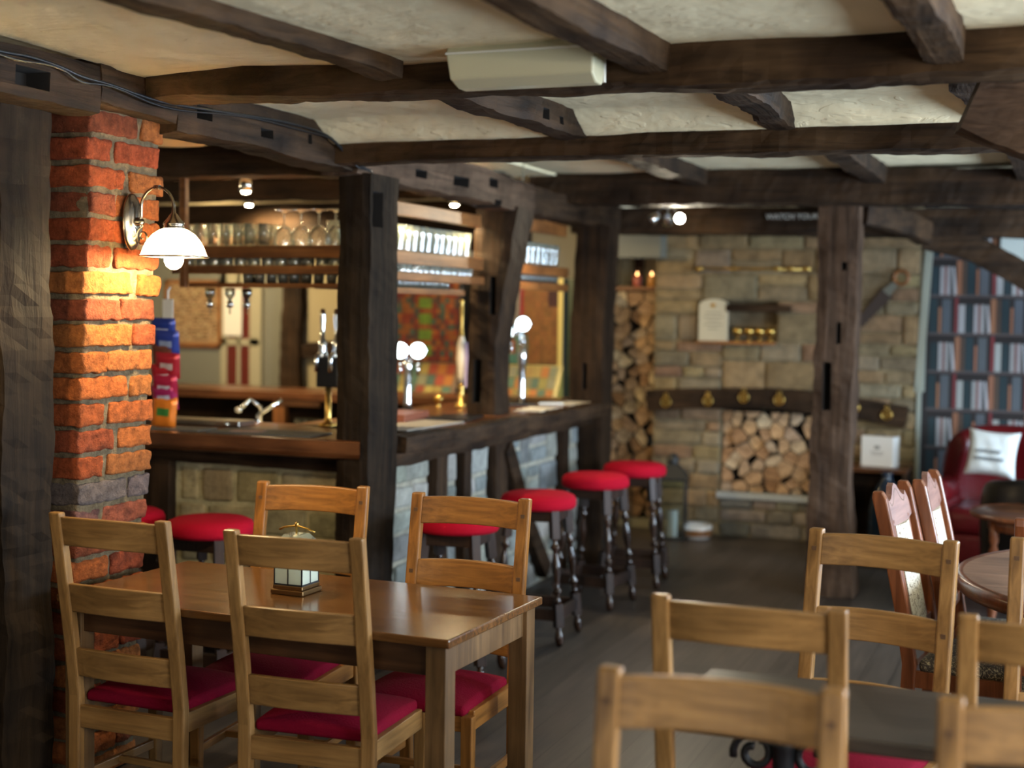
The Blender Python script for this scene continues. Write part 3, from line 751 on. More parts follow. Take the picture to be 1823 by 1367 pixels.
MB().tube([(-.066, 0, .205), (-.045, 0, .214), (-.02, 0, .218), (0, 0, .221), (.02, 0, .218), (.045, 0, .213), (.07, 0, .204)], .0035, 8).lathe([(.004, .195), (.004, .218), (.008, .226), (.004, .233), (0, .235)], 12).build('handle', M['brass'], t)

# ------------------------------------------------------------------ dark pedestal table
t = thing('pub_table', 'dark rectangular pub table on a black cast-iron base, between the right-hand chairs', 'table', (-.17, 3.52, 0))
MB().box(-.70, .70, -.25, .25, .705, .74).build('tabletop', M['darktable'], t, bevel=.006)
for x in (-.45, .45):
    b = MB(); b.lathe([(.05, .66), (.03, .62), (.024, .5), (.034, .45), (.024, .4), (.022, .2), (.04, .14), (.03, .08)], 16, M=RM(t=(x, 0, 0)))
    b.bar((x-.1, 0, .695), (x+.1, 0, .695), .05, .02); b.bar((x, -.2, .695), (x, .2, .695), .05, .02)
    for s in (-1, 1):
        sc = []
        for i in range(22):
            u = i/21; ang = -PI*.1+u*PI*2.6; rr = .055*(1-u*.7); sc.append((x+s*(.075+rr*math.cos(ang)), 0, .60+rr*math.sin(ang)))
        b.tube(sc, .011, 6)
        b.tube([(x, 0, .12), (x+s*.08, 0, .1), (x+s*.15, 0, .03), (x+s*.19, 0, .015)], .016, 6); b.tube([(x, 0, .12), (x, s*.1, .1), (x, s*.18, .03), (x, s*.22, .015)], .016, 6)
    b.build('cast_iron_base', M['iron'], t)

# ------------------------------------------------------------------ bar stools
def make_stool():
    t = thing('bar_stool', 'x', 'stool')
    s = MB(); s.lathe([(.0, .765), (.10, .764), (.16, .758), (.188, .745), (.198, .725), (.198, .700), (.190, .684), (.0, .684)], 36, cap=False)
    s.build('seat_cushion', M['redseat'], t)
    b = MB(); b.box(-.135, .135, -.135, .135, .625, .684); b.build('seat_frame', M['ebony_matt'], t, bevel=.004)
    for sx in (-1, 1):
        for sy in (-1, 1):
            p0 = Vector((sx*.118, sy*.118, .684)); p1 = Vector((sx*.178, sy*.178, 0))
            q = (p1-p0).to_track_quat('Z', 'Y').to_matrix().to_4x4(); Mx = Matrix.Translation(p0) @ q; L = (p1-p0).length
            m = MB(); m.bar(p0, p0.lerp(p1, .21), .042, .042, mi=1)
            m.lathe([(.020, .205*L), (.011, .235*L), (.025, .265*L), (.026, .275*L), (.011, .305*L), (.014, .33*L), (.024, .40*L), (.025, .43*L), (.016, .52*L), (.010, .56*L), (.025, .59*L), (.025, .60*L), (.010, .63*L), (.018, .66*L), (.021, .69*L)], 14, M=Mx)
            m.bar(p0.lerp(p1, .69), p0.lerp(p1, .86), .042, .042, mi=1)
            m.lathe([(.018, .86*L), (.012, .88*L), (.02, .905*L), (.024, .94*L), (.02, .975*L), (.012, .999*L)], 14, M=Mx)
            m.build('leg', [M['ebony'], M['ebony_matt']], t)
    for (z, k) in ((.155, .163),):
        for s_ in (-1, 1):
            MB().box(-k+.015, k-.015, s_*k-.012, s_*k+.012, z-.03, z+.03).build('stretcher', M['ebony_matt'], t, bevel=.003)
            MB().box(s_*k-.012, s_*k+.012, -k+.015, k-.015, z-.03, z+.03).build('stretcher', M['ebony_matt'], t, bevel=.003)
    return t
stool0 = make_stool(); sg = 'red-topped bar stools'
for i, (x, y, rz, lab) in enumerate([(-2.526, 6.918, .05, 'red round bar stool with turned legs, nearest of the three in full view'),
                                     (-2.52, 7.87, -.1, 'red round bar stool with turned legs, middle of the three in full view'),
                                     (-2.48, 8.55, .12, 'red round bar stool with turned legs, farthest along the bar'),
                                     (-2.60, 6.02, .1, 'red bar stool mostly hidden behind the right orange-lit chair back'),
                                     (-3.545, 5.41, .0, 'red bar stool at the short side of the bar, seen above the left table'),
                                     (-4.06, 5.46, .2, 'red bar stool half hidden behind the brick pillar')]):
    if i == 0: stool0.location = (x, y, 0); stool0.rotation_euler = (0, 0, rz); stool0['label'] = lab; stool0['group'] = sg
    else: dup(stool0, (x, y, 0), rz, lab, sg)

# ------------------------------------------------------------------ stonework
def stones(mb, u0, u1, z0, z1, place, cols, rh=(.12, .22), cw=(.18, .42), depth=.03, r=None, gap=.014, rough=.008, mi=0):
    """random coursed rubble over the rectangle u0..u1, z0..z1; place(u, d, z) puts it in space, d = outwards"""
    r = r or rnd; z = z0
    while z < z1-.03:
        h = r.uniform(*rh)
        if z+h > z1-.07: h = z1-z
        u = u0
        while u < u1-.02:
            w = r.uniform(*cw)
            if u+w > u1-.10: w = u1-u
            parts = [(z, h)]
            if h > .17 and r.random() < .3: k = r.uniform(.4, .6); parts = [(z, h*k), (z+h*k, h*(1-k))]
            for (zz, hh) in parts:
                t = MB(); round_box(t, u+gap/2, u+w-gap/2, -.03, depth*r.uniform(.5, 1.15), zz+gap/2, zz+hh-gap/2, .018, (4, 1, 3), rough, 9, r.random()*50, mi, jit(r.choice(cols), .14, r))
                t.v = [place(*v) for v in t.v]
                mb.add(t.v, t.f, mi, True); mb.c[-len(t.f):] = t.c
            u += w
        z += h
    return mb
# fireplace wall
TAN = [(.34, .245, .125), (.31, .22, .11), (.29, .22, .13), (.37, .27, .14), (.27, .215, .135), (.34, .235, .12), (.30, .24, .155), (.30, .19, .11)]
TAN = [tuple(q*.8 for q in c_) for c_ in TAN]
MORT = (.27, .215, .125)
FY = 10.65; HX0, HX1, HZ0, HZ1 = -2.41, -1.52, .345, .985; NX0, NX1, NZ0, NZ1 = -2.60, -2.0, 1.49, 1.80
mb = MB(); pl = lambda u, d, z: (u, FY-d, z)
rs = random.Random(11)
regs = [(-2.95, HX0, 0, 1.49), (HX0, HX1, 0, .30), (HX1, -.97, 0, 1.49), (HX0, HX1, HZ1, 1.49), (-2.95, NX0, 1.49, 1.80), (NX1, -.97, 1.49, 1.80), (-2.95, -.97, 1.80, 2.5)]
for (a, b, c, d) in regs:
    mb.box(a, b, FY, FY+.35, c, d, 0, MORT)
    stones(mb, a, b, c, d, pl, TAN if (c > .0 or a != HX0) else [(.2, .18, .15), (.26, .22, .17), (.16, .15, .13)], gap=.010, r=rs, rh=(.13, .24) if c > .3 else (.08, .13), cw=(.16, .44))
mb.box(HX0, HX1, FY+.34, FY+.36, HZ0-.05, HZ1, 0, (.05, .04, .035)); mb.box(NX0, NX1, FY+.16, FY+.35, NZ0, NZ1, 0, (.26, .2, .12))
mb.box(HX0, HX1, FY, FY+.35, .30, .31, 0, MORT)
w = mb.build('wall_fireplace', M['stone'], tint=True); structure(w, 'rough tan stone chimney wall with a log-filled hearth')
tag(recentre(MB().box(HX0-.02, HX1+.02, FY-.05, FY+.33, .296, .345).build('hearth_slab', plain('pale_stone_slab', (.34, .36, .36), .6, bump=.2, bscale=15), bevel=.006)), 'pale grey stone slab under the log stack in the hearth', 'hearth slab')
# fireplace side return, pale plaster edge
mb = MB(); mb.box(-.97, -.95, FY-.03, FY+.13, 0, 1.2); mb.bar((-.965, FY-.0, 1.15), (-.90, FY-.0, 2.42), .05, .05, up=(0, 1, 0)); mb.box(-.97, -.93, FY, FY+.13, 1.15, 2.42)
structure(mb.build('trim_1', plain('pale_green_plaster_edge', (.27, .285, .235), .8, bump=.4, bscale=12)))
# lintel with brasses
timber('fireplace_lintel', [(-2.97, FY-.06, 1.02), (-2.6, FY-.06, 1.055), (-2.0, FY-.06, 1.07), (-1.5, FY-.06, 1.04), (-1.03, FY-.06, .965)], 'long bowed black oak mantel beam hung with six horse brasses', M['beam_x'], .14, .155, seed=51, cat='mantel', amp=.008)
def brass():
    t = thing('horse_brass', 'x', 'brass ornament')
    b = MB(); M1 = RM(rx=PI/2)
    b.tube([(.036*math.cos(2*PI*k/28), 0, .036*math.sin(2*PI*k/28)) for k in range(28)], .005, 6, closed=True)
    b.lathe([(.014, -.004), (.014, .004)], 14, M=M1)
    for k in range(6):
        a = PI*k/3; b.bar((0, 0, 0), (.036*math.cos(a), 0, .036*math.sin(a)), .006, .006)
    b.build('disc', M['brass'], t)
    b = MB(); b.tube([(.014*math.cos(2*PI*k/14), 0, .054+.014*math.sin(2*PI*k/14)) for k in range(14)], .004, 6, closed=True); b.build('hanger', M['brass'], t)
    return t
br = brass()
for i, (x, z, l) in enumerate([(-2.811, 1.02, 'leftmost'), (-2.486, 1.04, 'second from the left'), (-2.212, 1.075, 'highest, near the beam middle'), (-1.946, 1.065, 'just left of the freestanding post'), (-1.398, 1.03, 'just right of the freestanding post'), (-1.166, .985, 'rightmost')]):
    lab = 'round openwork horse brass on the mantel beam, '+l; loc = (x, FY-.142, z)
    if i == 0: br.location = loc; br['label'] = lab; br['group'] = 'horse brasses on the mantel beam'
    else: dup(br, loc, 0, lab, 'horse brasses on the mantel beam')
# niche shelf, plaque and cups
tag(timber('niche_lintel', [(-2.38, FY-.02, 1.745), (-1.89, FY-.02, 1.745)], None, M['beam_x'], .1, .055, seed=52, amp=.005), 'short dark timber lintel above the small wall niche', 'lintel')
tag(recentre(MB().box(-2.6, -2.0, FY-.09, FY+.15, 1.47, 1.492).build('niche_shelf', M['shelf_x'], bevel=.003)), 'narrow wooden shelf in the fireplace wall niche', 'shelf')
t = thing('arched_plaque', 'cream arched plaque with a gold heart leaning on the niche shelf', 'plaque', (-2.475, FY-.035, 1.493))
pts = [(-.112, 0), (.112, 0), (.112, .27)]+[(.112*math.cos(a), .27+.05*math.sin(a)) for a in [PI*k/10 for k in range(1, 10)]]+[(-.112, .27)]
MB().prism(pts, .03, RM(rx=PI/2)).build('board', plain('cream_board', (.46, .42, .31), .6), t, bevel=.003)
h = [(.02*math.sin(a)**3*1.0, .27+.017*math.cos(a)-.006*math.cos(2*a)-.002*math.cos(3*a)) for a in [2*PI*k/24 for k in range(24)]]
MB().prism(h[::-1], .006, RM(rx=PI/2, t=(0, -.03, 0))).build('gold_heart', M['brass'], t)
ln = MB()
for z, w_ in ((.21, .12), (.18, .15), (.15, .10), (.12, .14), (.09, .08)): ln.box(-w_/2, w_/2, -.0315, -.03, z, z+.007)
ln.build('lettering', plain('faded_grey_ink', (.2, .18, .14), .8), t)['kind'] = 'stuff'
t = thing('goblet', 'x', 'cup', group='brass cups in the niche')
MB().lathe([(.03, 0), (.03, .006), (.008, .014), (.007, .035), (.03, .05), (.038, .075), (.034, .105), (.03, .105), (.033, .075), (0, .05)], 20, cap=False).build('cup_body', M['brass'], t)
cup = t
for i, (x, l) in enumerate([(-2.29, 'leftmost, beside the plaque'), (-2.20, 'second from the plaque'), (-2.12, 'third from the plaque'), (-2.04, 'rightmost')]):
    lab = 'small brass cup on the niche shelf, '+l
    if i == 0: cup.location = (x, FY-.04, 1.493); cup['label'] = lab
    else: dup(cup, (x, FY-.04, 1.493), 0, lab)
# brass rod and saw on the wall
b = MB(); b.tube([(-2.60, FY-.06, 2.043), (-1.74, FY-.06, 2.035)], .009, 8)
for x in (-2.59, -2.0, -1.9, -1.78): b.lathe([(0, -.03), (.016, -.02), (.02, 0), (.016, .02), (0, .03)], 12, M=RM(ry=PI/2, t=(x, FY-.06, 2.04)), cap=False)
for x in (-2.5, -1.8): b.bar((x, FY-.06, 2.04), (x, FY+.01, 2.04), .01, .01)
tag(recentre(b.build('brass_rod', M['brass'])), 'long thin brass rod with knobs mounted high on the fireplace wall', 'rod')
t = thing('hand_saw', 'old hand saw hung diagonally on the stone wall beside the freestanding post', 'saw', (-1.25, FY-.055, 1.80))
ang = math.atan2(.40, .34)
Ms = Matrix.Rotation(PI/2, 4, 'X') @ Matrix.Rotation(ang, 4, 'Z')
pts = [(-.30, -.02), (.08, -.045), (.08, .045), (-.30, .028)]
saw = [(-.30, .03), (-.30, -.01)]+[(-.30+.02*k, -.022-.0009*k*1.2-(.010 if k % 2 else 0)) for k in range(1, 20)]+[(.09, -.045), (.09, .05)]
MB().prism(saw, .006, Ms).build('blade', plain('rusty_dark_steel', (.045, .032, .028), .6, .4), t)
MB().prism([(.08, -.03), (.19, -.018), (.19, .022), (.08, .04)], .012, Ms).build('shank', plain('grey_steel', (.16, .17, .15), .5, .6), t)
MB().tube([Ms @ Vector((.235+.05*math.cos(2*PI*k/20), .0+.05*math.sin(2*PI*k/20), .006)) for k in range(20)], .014, 8, closed=True).build('handle', M['shelf_x'], t)
# white lettering on the far beam
def text(name, s, loc, rot, size, mat, parent=None, ext=.002):
    c = bpy.data.curves.new(name, 'FONT'); c.body = s; c.size = size; c.extrude = ext; c.align_x = 'LEFT'
    o = bpy.data.objects.new(name, c); COL.objects.link(o)
    dg = bpy.context.evaluated_depsgraph_get(); dg.update(); me = bpy.data.meshes.new_from_object(o.evaluated_get(dg))
    bpy.data.objects.remove(o); o = bpy.data.objects.new(name, me); COL.objects.link(o); me.materials.clear(); me.materials.append(mat)
    o.location = loc; o.rotation_euler = rot
    if parent is not None: o.parent = parent
    return o
tx = text('painted_lettering', 'WATCH YOUR HEAD', (-1.90, 9.62, 2.345), (PI/2, 0, 0), .052, M['paper']); tx.data.transform(Matrix.Shear('XY', 4, (0, 0)))
tag(tx, 'white WATCH lettering on the low far beam left of the freestanding post', 'lettering')

# ------------------------------------------------------------------ firewood
def clip(poly, px, py, nx_, ny_):
    out = []
    for i in range(len(poly)):
        a = poly[i]; b = poly[(i+1) % len(poly)]
        da = (a[0]-px)*nx_+(a[1]-py)*ny_; db = (b[0]-px)*nx_+(b[1]-py)*ny_
        if da <= 0: out.append(a)
        if da*db < 0: t_ = da/(da-db); out.append((a[0]+(b[0]-a[0])*t_, a[1]+(b[1]-a[1])*t_))
    return out
def logstack(x0, x1, z0, z1, y, s, length, label, group, seed):
    r = random.Random(seed); pts = []
    for _ in range(4000):
        p = (r.uniform(x0, x1), r.uniform(z0, z1)); d = s*r.choice((.75, .95, 1.15))
        if all(math.hypot(p[0]-q[0], p[1]-q[1]) > (d+q[2])/2 for q in pts): pts.append((p[0], p[1], d))
    for i, (px, pz, d) in enumerate(pts):
        poly = [(x0, z0), (x1, z0), (x1, z1), (x0, z1)]
        for j, (qx, qz, e) in enumerate(pts):
            if i == j: continue
            dx, dz = qx-px, qz-pz; L = math.hypot(dx, dz)
            if L > s*3.5: continue
            k = .5+.25*(d-e)/L*.5; poly = clip(poly, px+dx*k, pz+dz*k, dx/L, dz/L)
            if len(poly) < 3: break
        if len(poly) < 3: continue
        cx = sum(p[0] for p in poly)/len(poly); cz = sum(p[1] for p in poly)/len(poly)
        area = abs(sum(poly[a][0]*poly[a-1][1]-poly[a-1][0]*poly[a][1] for a in range(len(poly))))/2
        rr = math.sqrt(area/PI)
        sh = r.uniform(.90, .97); poly = [(cx+(a-cx)*sh, cz+(b-cz)*sh) for a, b in poly]
        q = []
        for k in range(len(poly)):
            a, b = poly[k], poly[(k+1) % len(poly)]; q += [(a[0]*.88+b[0]*.12, a[1]*.88+b[1]*.12), (a[0]*.12+b[0]*.88, a[1]*.12+b[1]*.88)]
        # some are round, others half or quarter rounds
        if r.random() < .45:
            a0 = r.uniform(0, 2*PI); q = [(x, z) if ((x-cx)*math.cos(a0)+(z-cz)*math.sin(a0)) < rr*.45 else (x-math.cos(a0)*(((x-cx)*math.cos(a0)+(z-cz)*math.sin(a0))-rr*.45), z-math.sin(a0)*(((x-cx)*math.cos(a0)+(z-cz)*math.sin(a0))-rr*.45)) for x, z in q]
        q = [(a-cx, b-cz) for a, b in q]
        mb = MB(); n = len(q); yo = r.uniform(-.02, .02)
        mb.add([(a, yo, b) for a, b in q]+[(a, yo+length, b) for a, b in q], [tuple(range(n)), tuple(range(2*n-1, n-1, -1))], 0)
        for k in range(n): mb.f.append([k, n+k, n+(k+1) % n, (k+1) % n]); mb.m.append(1); mb.sm.append(False); mb.c.append((1, 1, 1))
        o = mb.build('firewood_log', [M['cut'], M['barkwood']], loc=(cx, y, cz)); tag(o, label, 'log', group)
logstack(HX0+.01, HX1-.01, .35, .965, FY+.0, .105, .3, 'split firewood log showing its cut end in the hearth stack', 'split logs stacked in the hearth', 5)
logstack(-3.36, -2.96, .08, 1.865, 10.80, .098, .3, 'split firewood log in the tall narrow stack left of the fireplace', 'split logs in the tall narrow stack', 8)
# niche of the tall stack
mb = MB()
mb.box(-3.42, -3.37, 10.6, 11.2, 0, 2.5); mb.box(-3.42, -2.95, 11.12, 11.2, 0, 2.5); mb.box(-3.37, -2.95, 10.78, 11.12, 0, .07)
structure(mb.build('wall_alcove', M['cream']))
tag(recentre(MB().box(-3.37, -2.95, 10.78, 11.12, 1.875, 1.905).build('alcove_shelf', M['shelf_x'], bevel=.003)), 'wooden shelf over the tall narrow log stack', 'shelf')
structure(MB().box(-3.36, -2.86, 10.45, 10.64, 2.12, 2.48).build('trim_7', M['greywall']))  # grey boxed bulkhead above the log alcove
tag(timber('alcove_stud', [(-3.2, 11.05, 1.905), (-3.2, 11.05, 2.45)], None, BZ, .07, .07, up=(0, 1, 0), seed=60, amp=.004), 'dark upright stud at the back of the alcove shelf', 'post')
t = thing('candle_jar', 'red glowing candle jar on the alcove shelf, left one', 'candle', (-3.17, 10.9, 1.906), group='candle jars on the alcove shelf')
MB().lathe([(.03, 0), (.034, .02), (.034, .085), (.03, .09)], 18).build('jar', plain('red_glass_jar', (.45, .10, .06), .15), t)
MB().lathe([(.006, .09), (.009, .10), (0, .12)], 8, cap=False).build('flame', glow('candle_flame', (1, .45, .15), 5), t)
d = dup(t, (-3.05, 10.9, 1.906), 0, 'amber candle jar on the alcove shelf, right one')
for c in d.children:
    if c.name.startswith('jar'): c.data = c.data.copy(); c.data.materials[0] = plain('amber_glass_jar', (.6, .28, .07), .15)

# ------------------------------------------------------------------ book wallpaper wall
BW = 10.79
structure(MB().box(-1.0, XR+.2, BW, BW+.2, 0, 2.62).build('wall_library', plain('wallpaper_dark_ground', (.026, .022, .022), .8, spec=.2)))
mb = MB(); per = .497; rowh = .2765; pc = {k_: tuple(q*.72 for q in v_) for k_, v_ in {'red': (.22, .035, .04), 'white': (.42, .42, .42), 'teal': (.02, .042, .052), 'pink': (.30, .16, .15), 'orange': (.34, .15, .085), 'brown': (.10, .065, .05), 'grey': (.10, .115, .135), 'lt': (.40, .40, .41)}.items()}
books = [(0, .045, 'red', 1), (.055, .145, 'white', .8), (.155, .25, 'teal', .8), (.27, .322, 'lt', .8), (.328, .36, 'pink', .8), (.366, .415, 'lt', .8), (.50, .575, 'orange', .97), (.59, .64, 'brown', .95), (.65, .755, 'teal', .95), (.775, .81, 'orange', .72), (.825, .945, 'grey', .95)]
zb = 1.019-rowh*3; k = 0
while zb < 2.3:
    off = -.735 if k % 2 else -.735-per*.5*.97
    x = off-per*3
    while x < 1.6:
        for (a, b, c, h) in books:
            xa, xb = x+a*per, x+b*per
            if xa < -.925: continue
            mb.box(xa, xb, BW-.0015, BW, zb+.012, zb+.012+(rowh-.02)*h, 0, jit(pc[c], .08))
        xa = x+.42*per
        if xa > -.92:
            mb.add([(xa+.008, BW-.001, zb+.012+.2), (xa+.022, BW-.001, zb+.012+.205), (xa+.044, BW-.001, zb+.012), (xa+.022, BW-.001, zb+.012)], [(0, 3, 2, 1)], 0, False, (.38, .38, .4))
        x += per
    mb.box(-.92, 1.8, BW-.001, BW, zb-.006, zb+.012, 0, (.075, .06, .06))
    zb += rowh; k += 1
structure(mb.build('trim_2', M['print'], tint=True), 'wallpaper printed with rows of old books')
structure(MB().box(-.43, 2.4, 10.74, 10.788, 2.02, 2.3).box(-.18, 2.4, 10.74, 10.788, 1.7, 2.02).build('trim_3', plain('pale_blue_white_plaster', (.42, .46, .44), .8)))

# ------------------------------------------------------------------ corner furniture
t = thing('low_shelf_unit', 'dark wooden low shelf holding a white box between fireplace and book wall', 'shelf', (-1.2, 10.35, 0))
MB().box(-.23, .22, -.2, .2, .60, .63).build('top_board', M['counter_x'], t, bevel=.003)
for x in (-.215, .205): MB().box(x-.015, x+.015, -.19, .19, 0, .60).build('side_panel', M['beam_z'], t)
MB().box(-.2, .19, .17, .185, 0, .60).build('back_panel', M['beam_x'], t)
t = thing('gift_box', 'square white box with a small loop handle on the dark low shelf', 'box', (-1.185, 10.33, .631), -.25)
MB().box(-.118, .118, -.06, .06, 0, .215).build('box_body', M['ceramic'], t, bevel=.004)
MB().tube([(.03*math.cos(a), 0, .215+.025*math.sin(a)) for a in [PI*k/10 for k in range(11)]], .004, 6).build('handle', M['iron'], t)
MB().box(-.05, .05, -.0615, -.06, .10, .105).box(-.04, .04, -.0615, -.06, .085, .09).box(-.02, .02, -.0615, -.06, .125, .15).build('label', plain('grey_ink', (.25, .25, .25), .8), t)
t = thing('floor_vase', 'glossy midnight-blue vase standing in front of the dark low shelf', 'vase', (-1.10, 10.04, 0))
MB().lathe([(.07, 0), (.10, .06), (.125, .2), (.12, .36), (.10, .46), (.07, .53), (.04, .57), (.035, .60), (.045, .62), (.035, .62), (.03, .58), (0, .5)], 32, cap=False).build('vase_body', M['navy'], t)
# lantern and bowl by the fireplace
t = thing('floor_lantern', 'black metal floor lantern with a white candle beside the farthest stool', 'lantern', (-2.70, 10.33, 0), .15)
b = MB()
for sx in (-1, 1):
    for sy in (-1, 1): b.box(sx*.1-.007, sx*.1+.007, sy*.1-.007, sy*.1+.007, 0, .46)
for z in (.01, .46):
    for s_ in (-1, 1): b.box(-.107, .107, s_*.1-.007, s_*.1+.007, z-.01, z+.012); b.box(s_*.1-.007, s_*.1+.007, -.107, .107, z-.01, z+.012)
b.box(-.1, .1, -.1, .1, .01, .02); b.build('frame', M['iron'], t)
r_ = MB(); r_.add([(-.12, -.12, .47), (.12, -.12, .47), (.12, .12, .47), (-.12, .12, .47), (-.04, -.04, .57), (.04, -.04, .57), (.04, .04, .57), (-.04, .04, .57)], [(0, 1, 5, 4), (1, 2, 6, 5), (2, 3, 7, 6), (3, 0, 4, 7), (4, 5, 6, 7), (3, 2, 1, 0)])
r_.lathe([(.045, .57), (.05, .60), (.03, .64), (0, .655)], 12, cap=False); r_.build('roof', M['iron'], t)
for s_ in (-1, 1):
    MB().box(-.095, .095, s_*.1-.001, s_*.1+.001, .02, .45).build('glass_pane', M['pane'], t); MB().box(s_*.1-.001, s_*.1+.001, -.095, .095, .02, .45).build('glass_pane', M['pane'], t)
MB().lathe([(.042, .02), (.042, .21), (.036, .215), (0, .213)], 20, cap=False).build('candle', M['wax'], t)
t = thing('pet_bowl', 'round white and brown ceramic bowl on the floor beside the black lantern', 'bowl', (-2.54, 10.47, 0))
MB().lathe([(.09, 0), (.112, .02), (.115, .10), (.105, .105), (.098, .05), (.0, .03)], 32, cap=False).build('bowl_body', M['ceramic'], t)
MB().lathe([(.113, .02), (.1165, .03), (.1165, .06), (.1155, .07)], 32, cap=False).build('brown_band', plain('brown_glaze', (.22, .10, .04), .3), t)

# armchair
t = thing('leather_armchair', 'oxblood leather armchair with scroll arms in the corner by the book wallpaper', 'armchair', (-.33, 10.0, 0), -.12)
mb = MB(); n = 14; vs = []; fs = []; prof = [(-.06, .32), (-.085, .55), (-.07, .80), (-.02, .93), (.05, .985), (.12, .95), (.145, .86), (.10, .7), (.09, .5), (.08, .32)]
for i in range(n+1):
    u = -1+2*i/n; a = u*1.15; R = .42
    dropp = 1-.13*abs(u)**3
    for (d, z) in prof:
        rr = R-d*.9; vs.append((rr*math.sin(a)*1.02, .30*math.cos(a)-.9*d*math.cos(a)*1.0-.05, .32+(z-.32)*dropp))
m_ = len(prof)
for i in range(n):
    for k in range(m_-1): fs.append((i*m_+k, i*m_+k+1, (i+1)*m_+k+1, (i+1)*m_+k))
fs += [tuple(range(m_))[::-1], tuple(n*m_+k for k in range(m_))]
mb.add(vs, fs, 0, True); mb.build('backrest', M['leather'], t, sub=2)
for s_ in (-1, 1):
    b = MB(); round_box(b, s_*.37-.085, s_*.37+.085, -.46, .1, .08, .5, .05, (3, 5, 4), nr=3)
    b.lathe([(.0, -.02), (.07, -.015), (.095, .0), (.095, .5), (.07, .56)], 22, M=RM(rx=-PI/2, t=(s_*.385, -.47, .52)))
    b.build('arm', M['leather'], t)
    MB().lathe([(.03, 0), (.045, .012), (.02, .02), (0, .022)], 16, M=RM(rx=PI/2, t=(s_*.385, -.482, .52)), cap=False).build('scroll_boss', M['leather'], t)
b = MB(); round_box(b, -.30, .30, -.46, .16, .28, .46, .06, (6, 6, 2), nr=3); b.build('seat_cushion', M['leather'], t)
b = MB(); round_box(b, -.30, .30, -.44, .2, .1, .29, .02, (2, 2, 2)); b.build('seat_base', M['leather'], t)
for sx in (-1, 1):
    for sy in (-.42, .14): MB().lathe([(.02, 0), (.028, .03), (.022, .1)], 12, M=RM(t=(sx*.36, sy, 0))).build('foot', M['mahog'], t)
# cushion with lettering
t = thing('scatter_cushion', 'white square cushion with two lines of dark lettering on the oxblood armchair', 'cushion', (-.42, 9.77, .655), 0)
t.rotation_euler = (-.22, .06, -.15)
vs = []; fs = []; n = 16; mb = MB()
for sgn in (-1, 1):
    for j in range(n+1):
        for i in range(n+1):
            u, v = -1+2*i/n, -1+2*j/n
            pu = u*(1-.10*(1-v*v)*u*u); pv = v*(1-.10*(1-u*u)*v*v)
            th = .065*((1-u**4)*(1-v**4))**.5+.004*math.sin(9*u+4*v)*(1-u*u)*(1-v*v)
            vs.append((pu*.165, sgn*th, .155+pv*.155))
N1 = (n+1)**2
for sgn in (0, 1):
    for j in range(n):
        for i in range(n):
            q = [sgn*N1+j*(n+1)+i, sgn*N1+j*(n+1)+i+1, sgn*N1+(j+1)*(n+1)+i+1, sgn*N1+(j+1)*(n+1)+i]
            fs.append(q if sgn == 0 else q[::-1])
mb.add(vs, fs, 0, True); mb.build('cushion_cover', plain('white_cotton', (.62, .66, .66), .9, bump=.4, bscale=25), t)
ink = plain('dark_grey_print', (.16, .19, .22), .8)
for k, (s_, x, z, sz) in enumerate((("LET'S RIDE", -.088, .148, .034), ('SOMEWHERE', -.095, .100, .032))):
    text('lettering', s_, (x, -.071, z), (PI/2, 0, 0), sz, ink, t, .004)
# dark tub chair and small round table in front of it
t = thing('tub_chair', 'low black leather tub chair in front of the oxblood armchair', 'chair', (-.02, 8.85, 0), .1)
mb = MB(); vs = []; fs = []; n = 16; prof = [(0, .25), (-.02, .6), (.0, .77), (.04, .80), (.08, .77), (.085, .5), (.085, .25)]
for i in range(n+1):
    a = -PI*.62+2*PI*.62*i/n; R = .40
    for (d, z) in prof: vs.append(((R-d)*math.sin(a), -(R-d)*math.cos(a), .25+(z-.25)*(1-.18*(abs(a)/2)**2)))
m_ = len(prof)
for i in range(n):
    for k in range(m_-1): fs.append((i*m_+k, i*m_+k+1, (i+1)*m_+k+1, (i+1)*m_+k))
fs += [tuple(range(m_)), tuple(n*m_+k for k in range(m_))[::-1]]
mb.add(vs, fs, 0, True); mb.build('backrest', M['blackleather'], t, sub=1)
MB().lathe([(.05, .12), (.33, .12), (.34, .40), (.30, .46), (0, .47)], 32, cap=False).build('seat', M['blackleather'], t)
for k in range(4): a = PI/4+k*PI/2; MB().lathe([(.018, 0), (.024, .12)], 10, M=RM(t=(.26*math.cos(a), .26*math.sin(a), 0))).build('leg', M['ebony'], t)
t = thing('side_table', 'small dark round side table with a red-brown rim and turned legs', 'table', (-.05, 8.12, 0))
MB().lathe([(0, .628), (.36, .628), (.385, .634), (.39, .645), (.38, .65), (0, .65)], 48, cap=False).build('tabletop', M['counter_x'], t)
MB().lathe([(.386, .628), (.395, .636), (.395, .644), (.386, .652)], 48, cap=False).build('rim', M['mahog'], t)
for k in range(4):
    a = PI*.15+k*PI/2; MB().lathe([(.02, 0), (.026, .03), (.014, .06), (.026, .12), (.018, .3), (.028, .36), (.014, .40), (.03, .44), (.016, .48), (.026, .5), (.024, .628)], 14, M=RM(t=(.29*math.cos(a), .29*math.sin(a), 0))).build('leg', M['mahog'], t)
MB().lathe([(.27, .56), (.30, .56), (.30, .628), (.27, .628)], 32, cap=False).build('apron', M['mahog'], t)

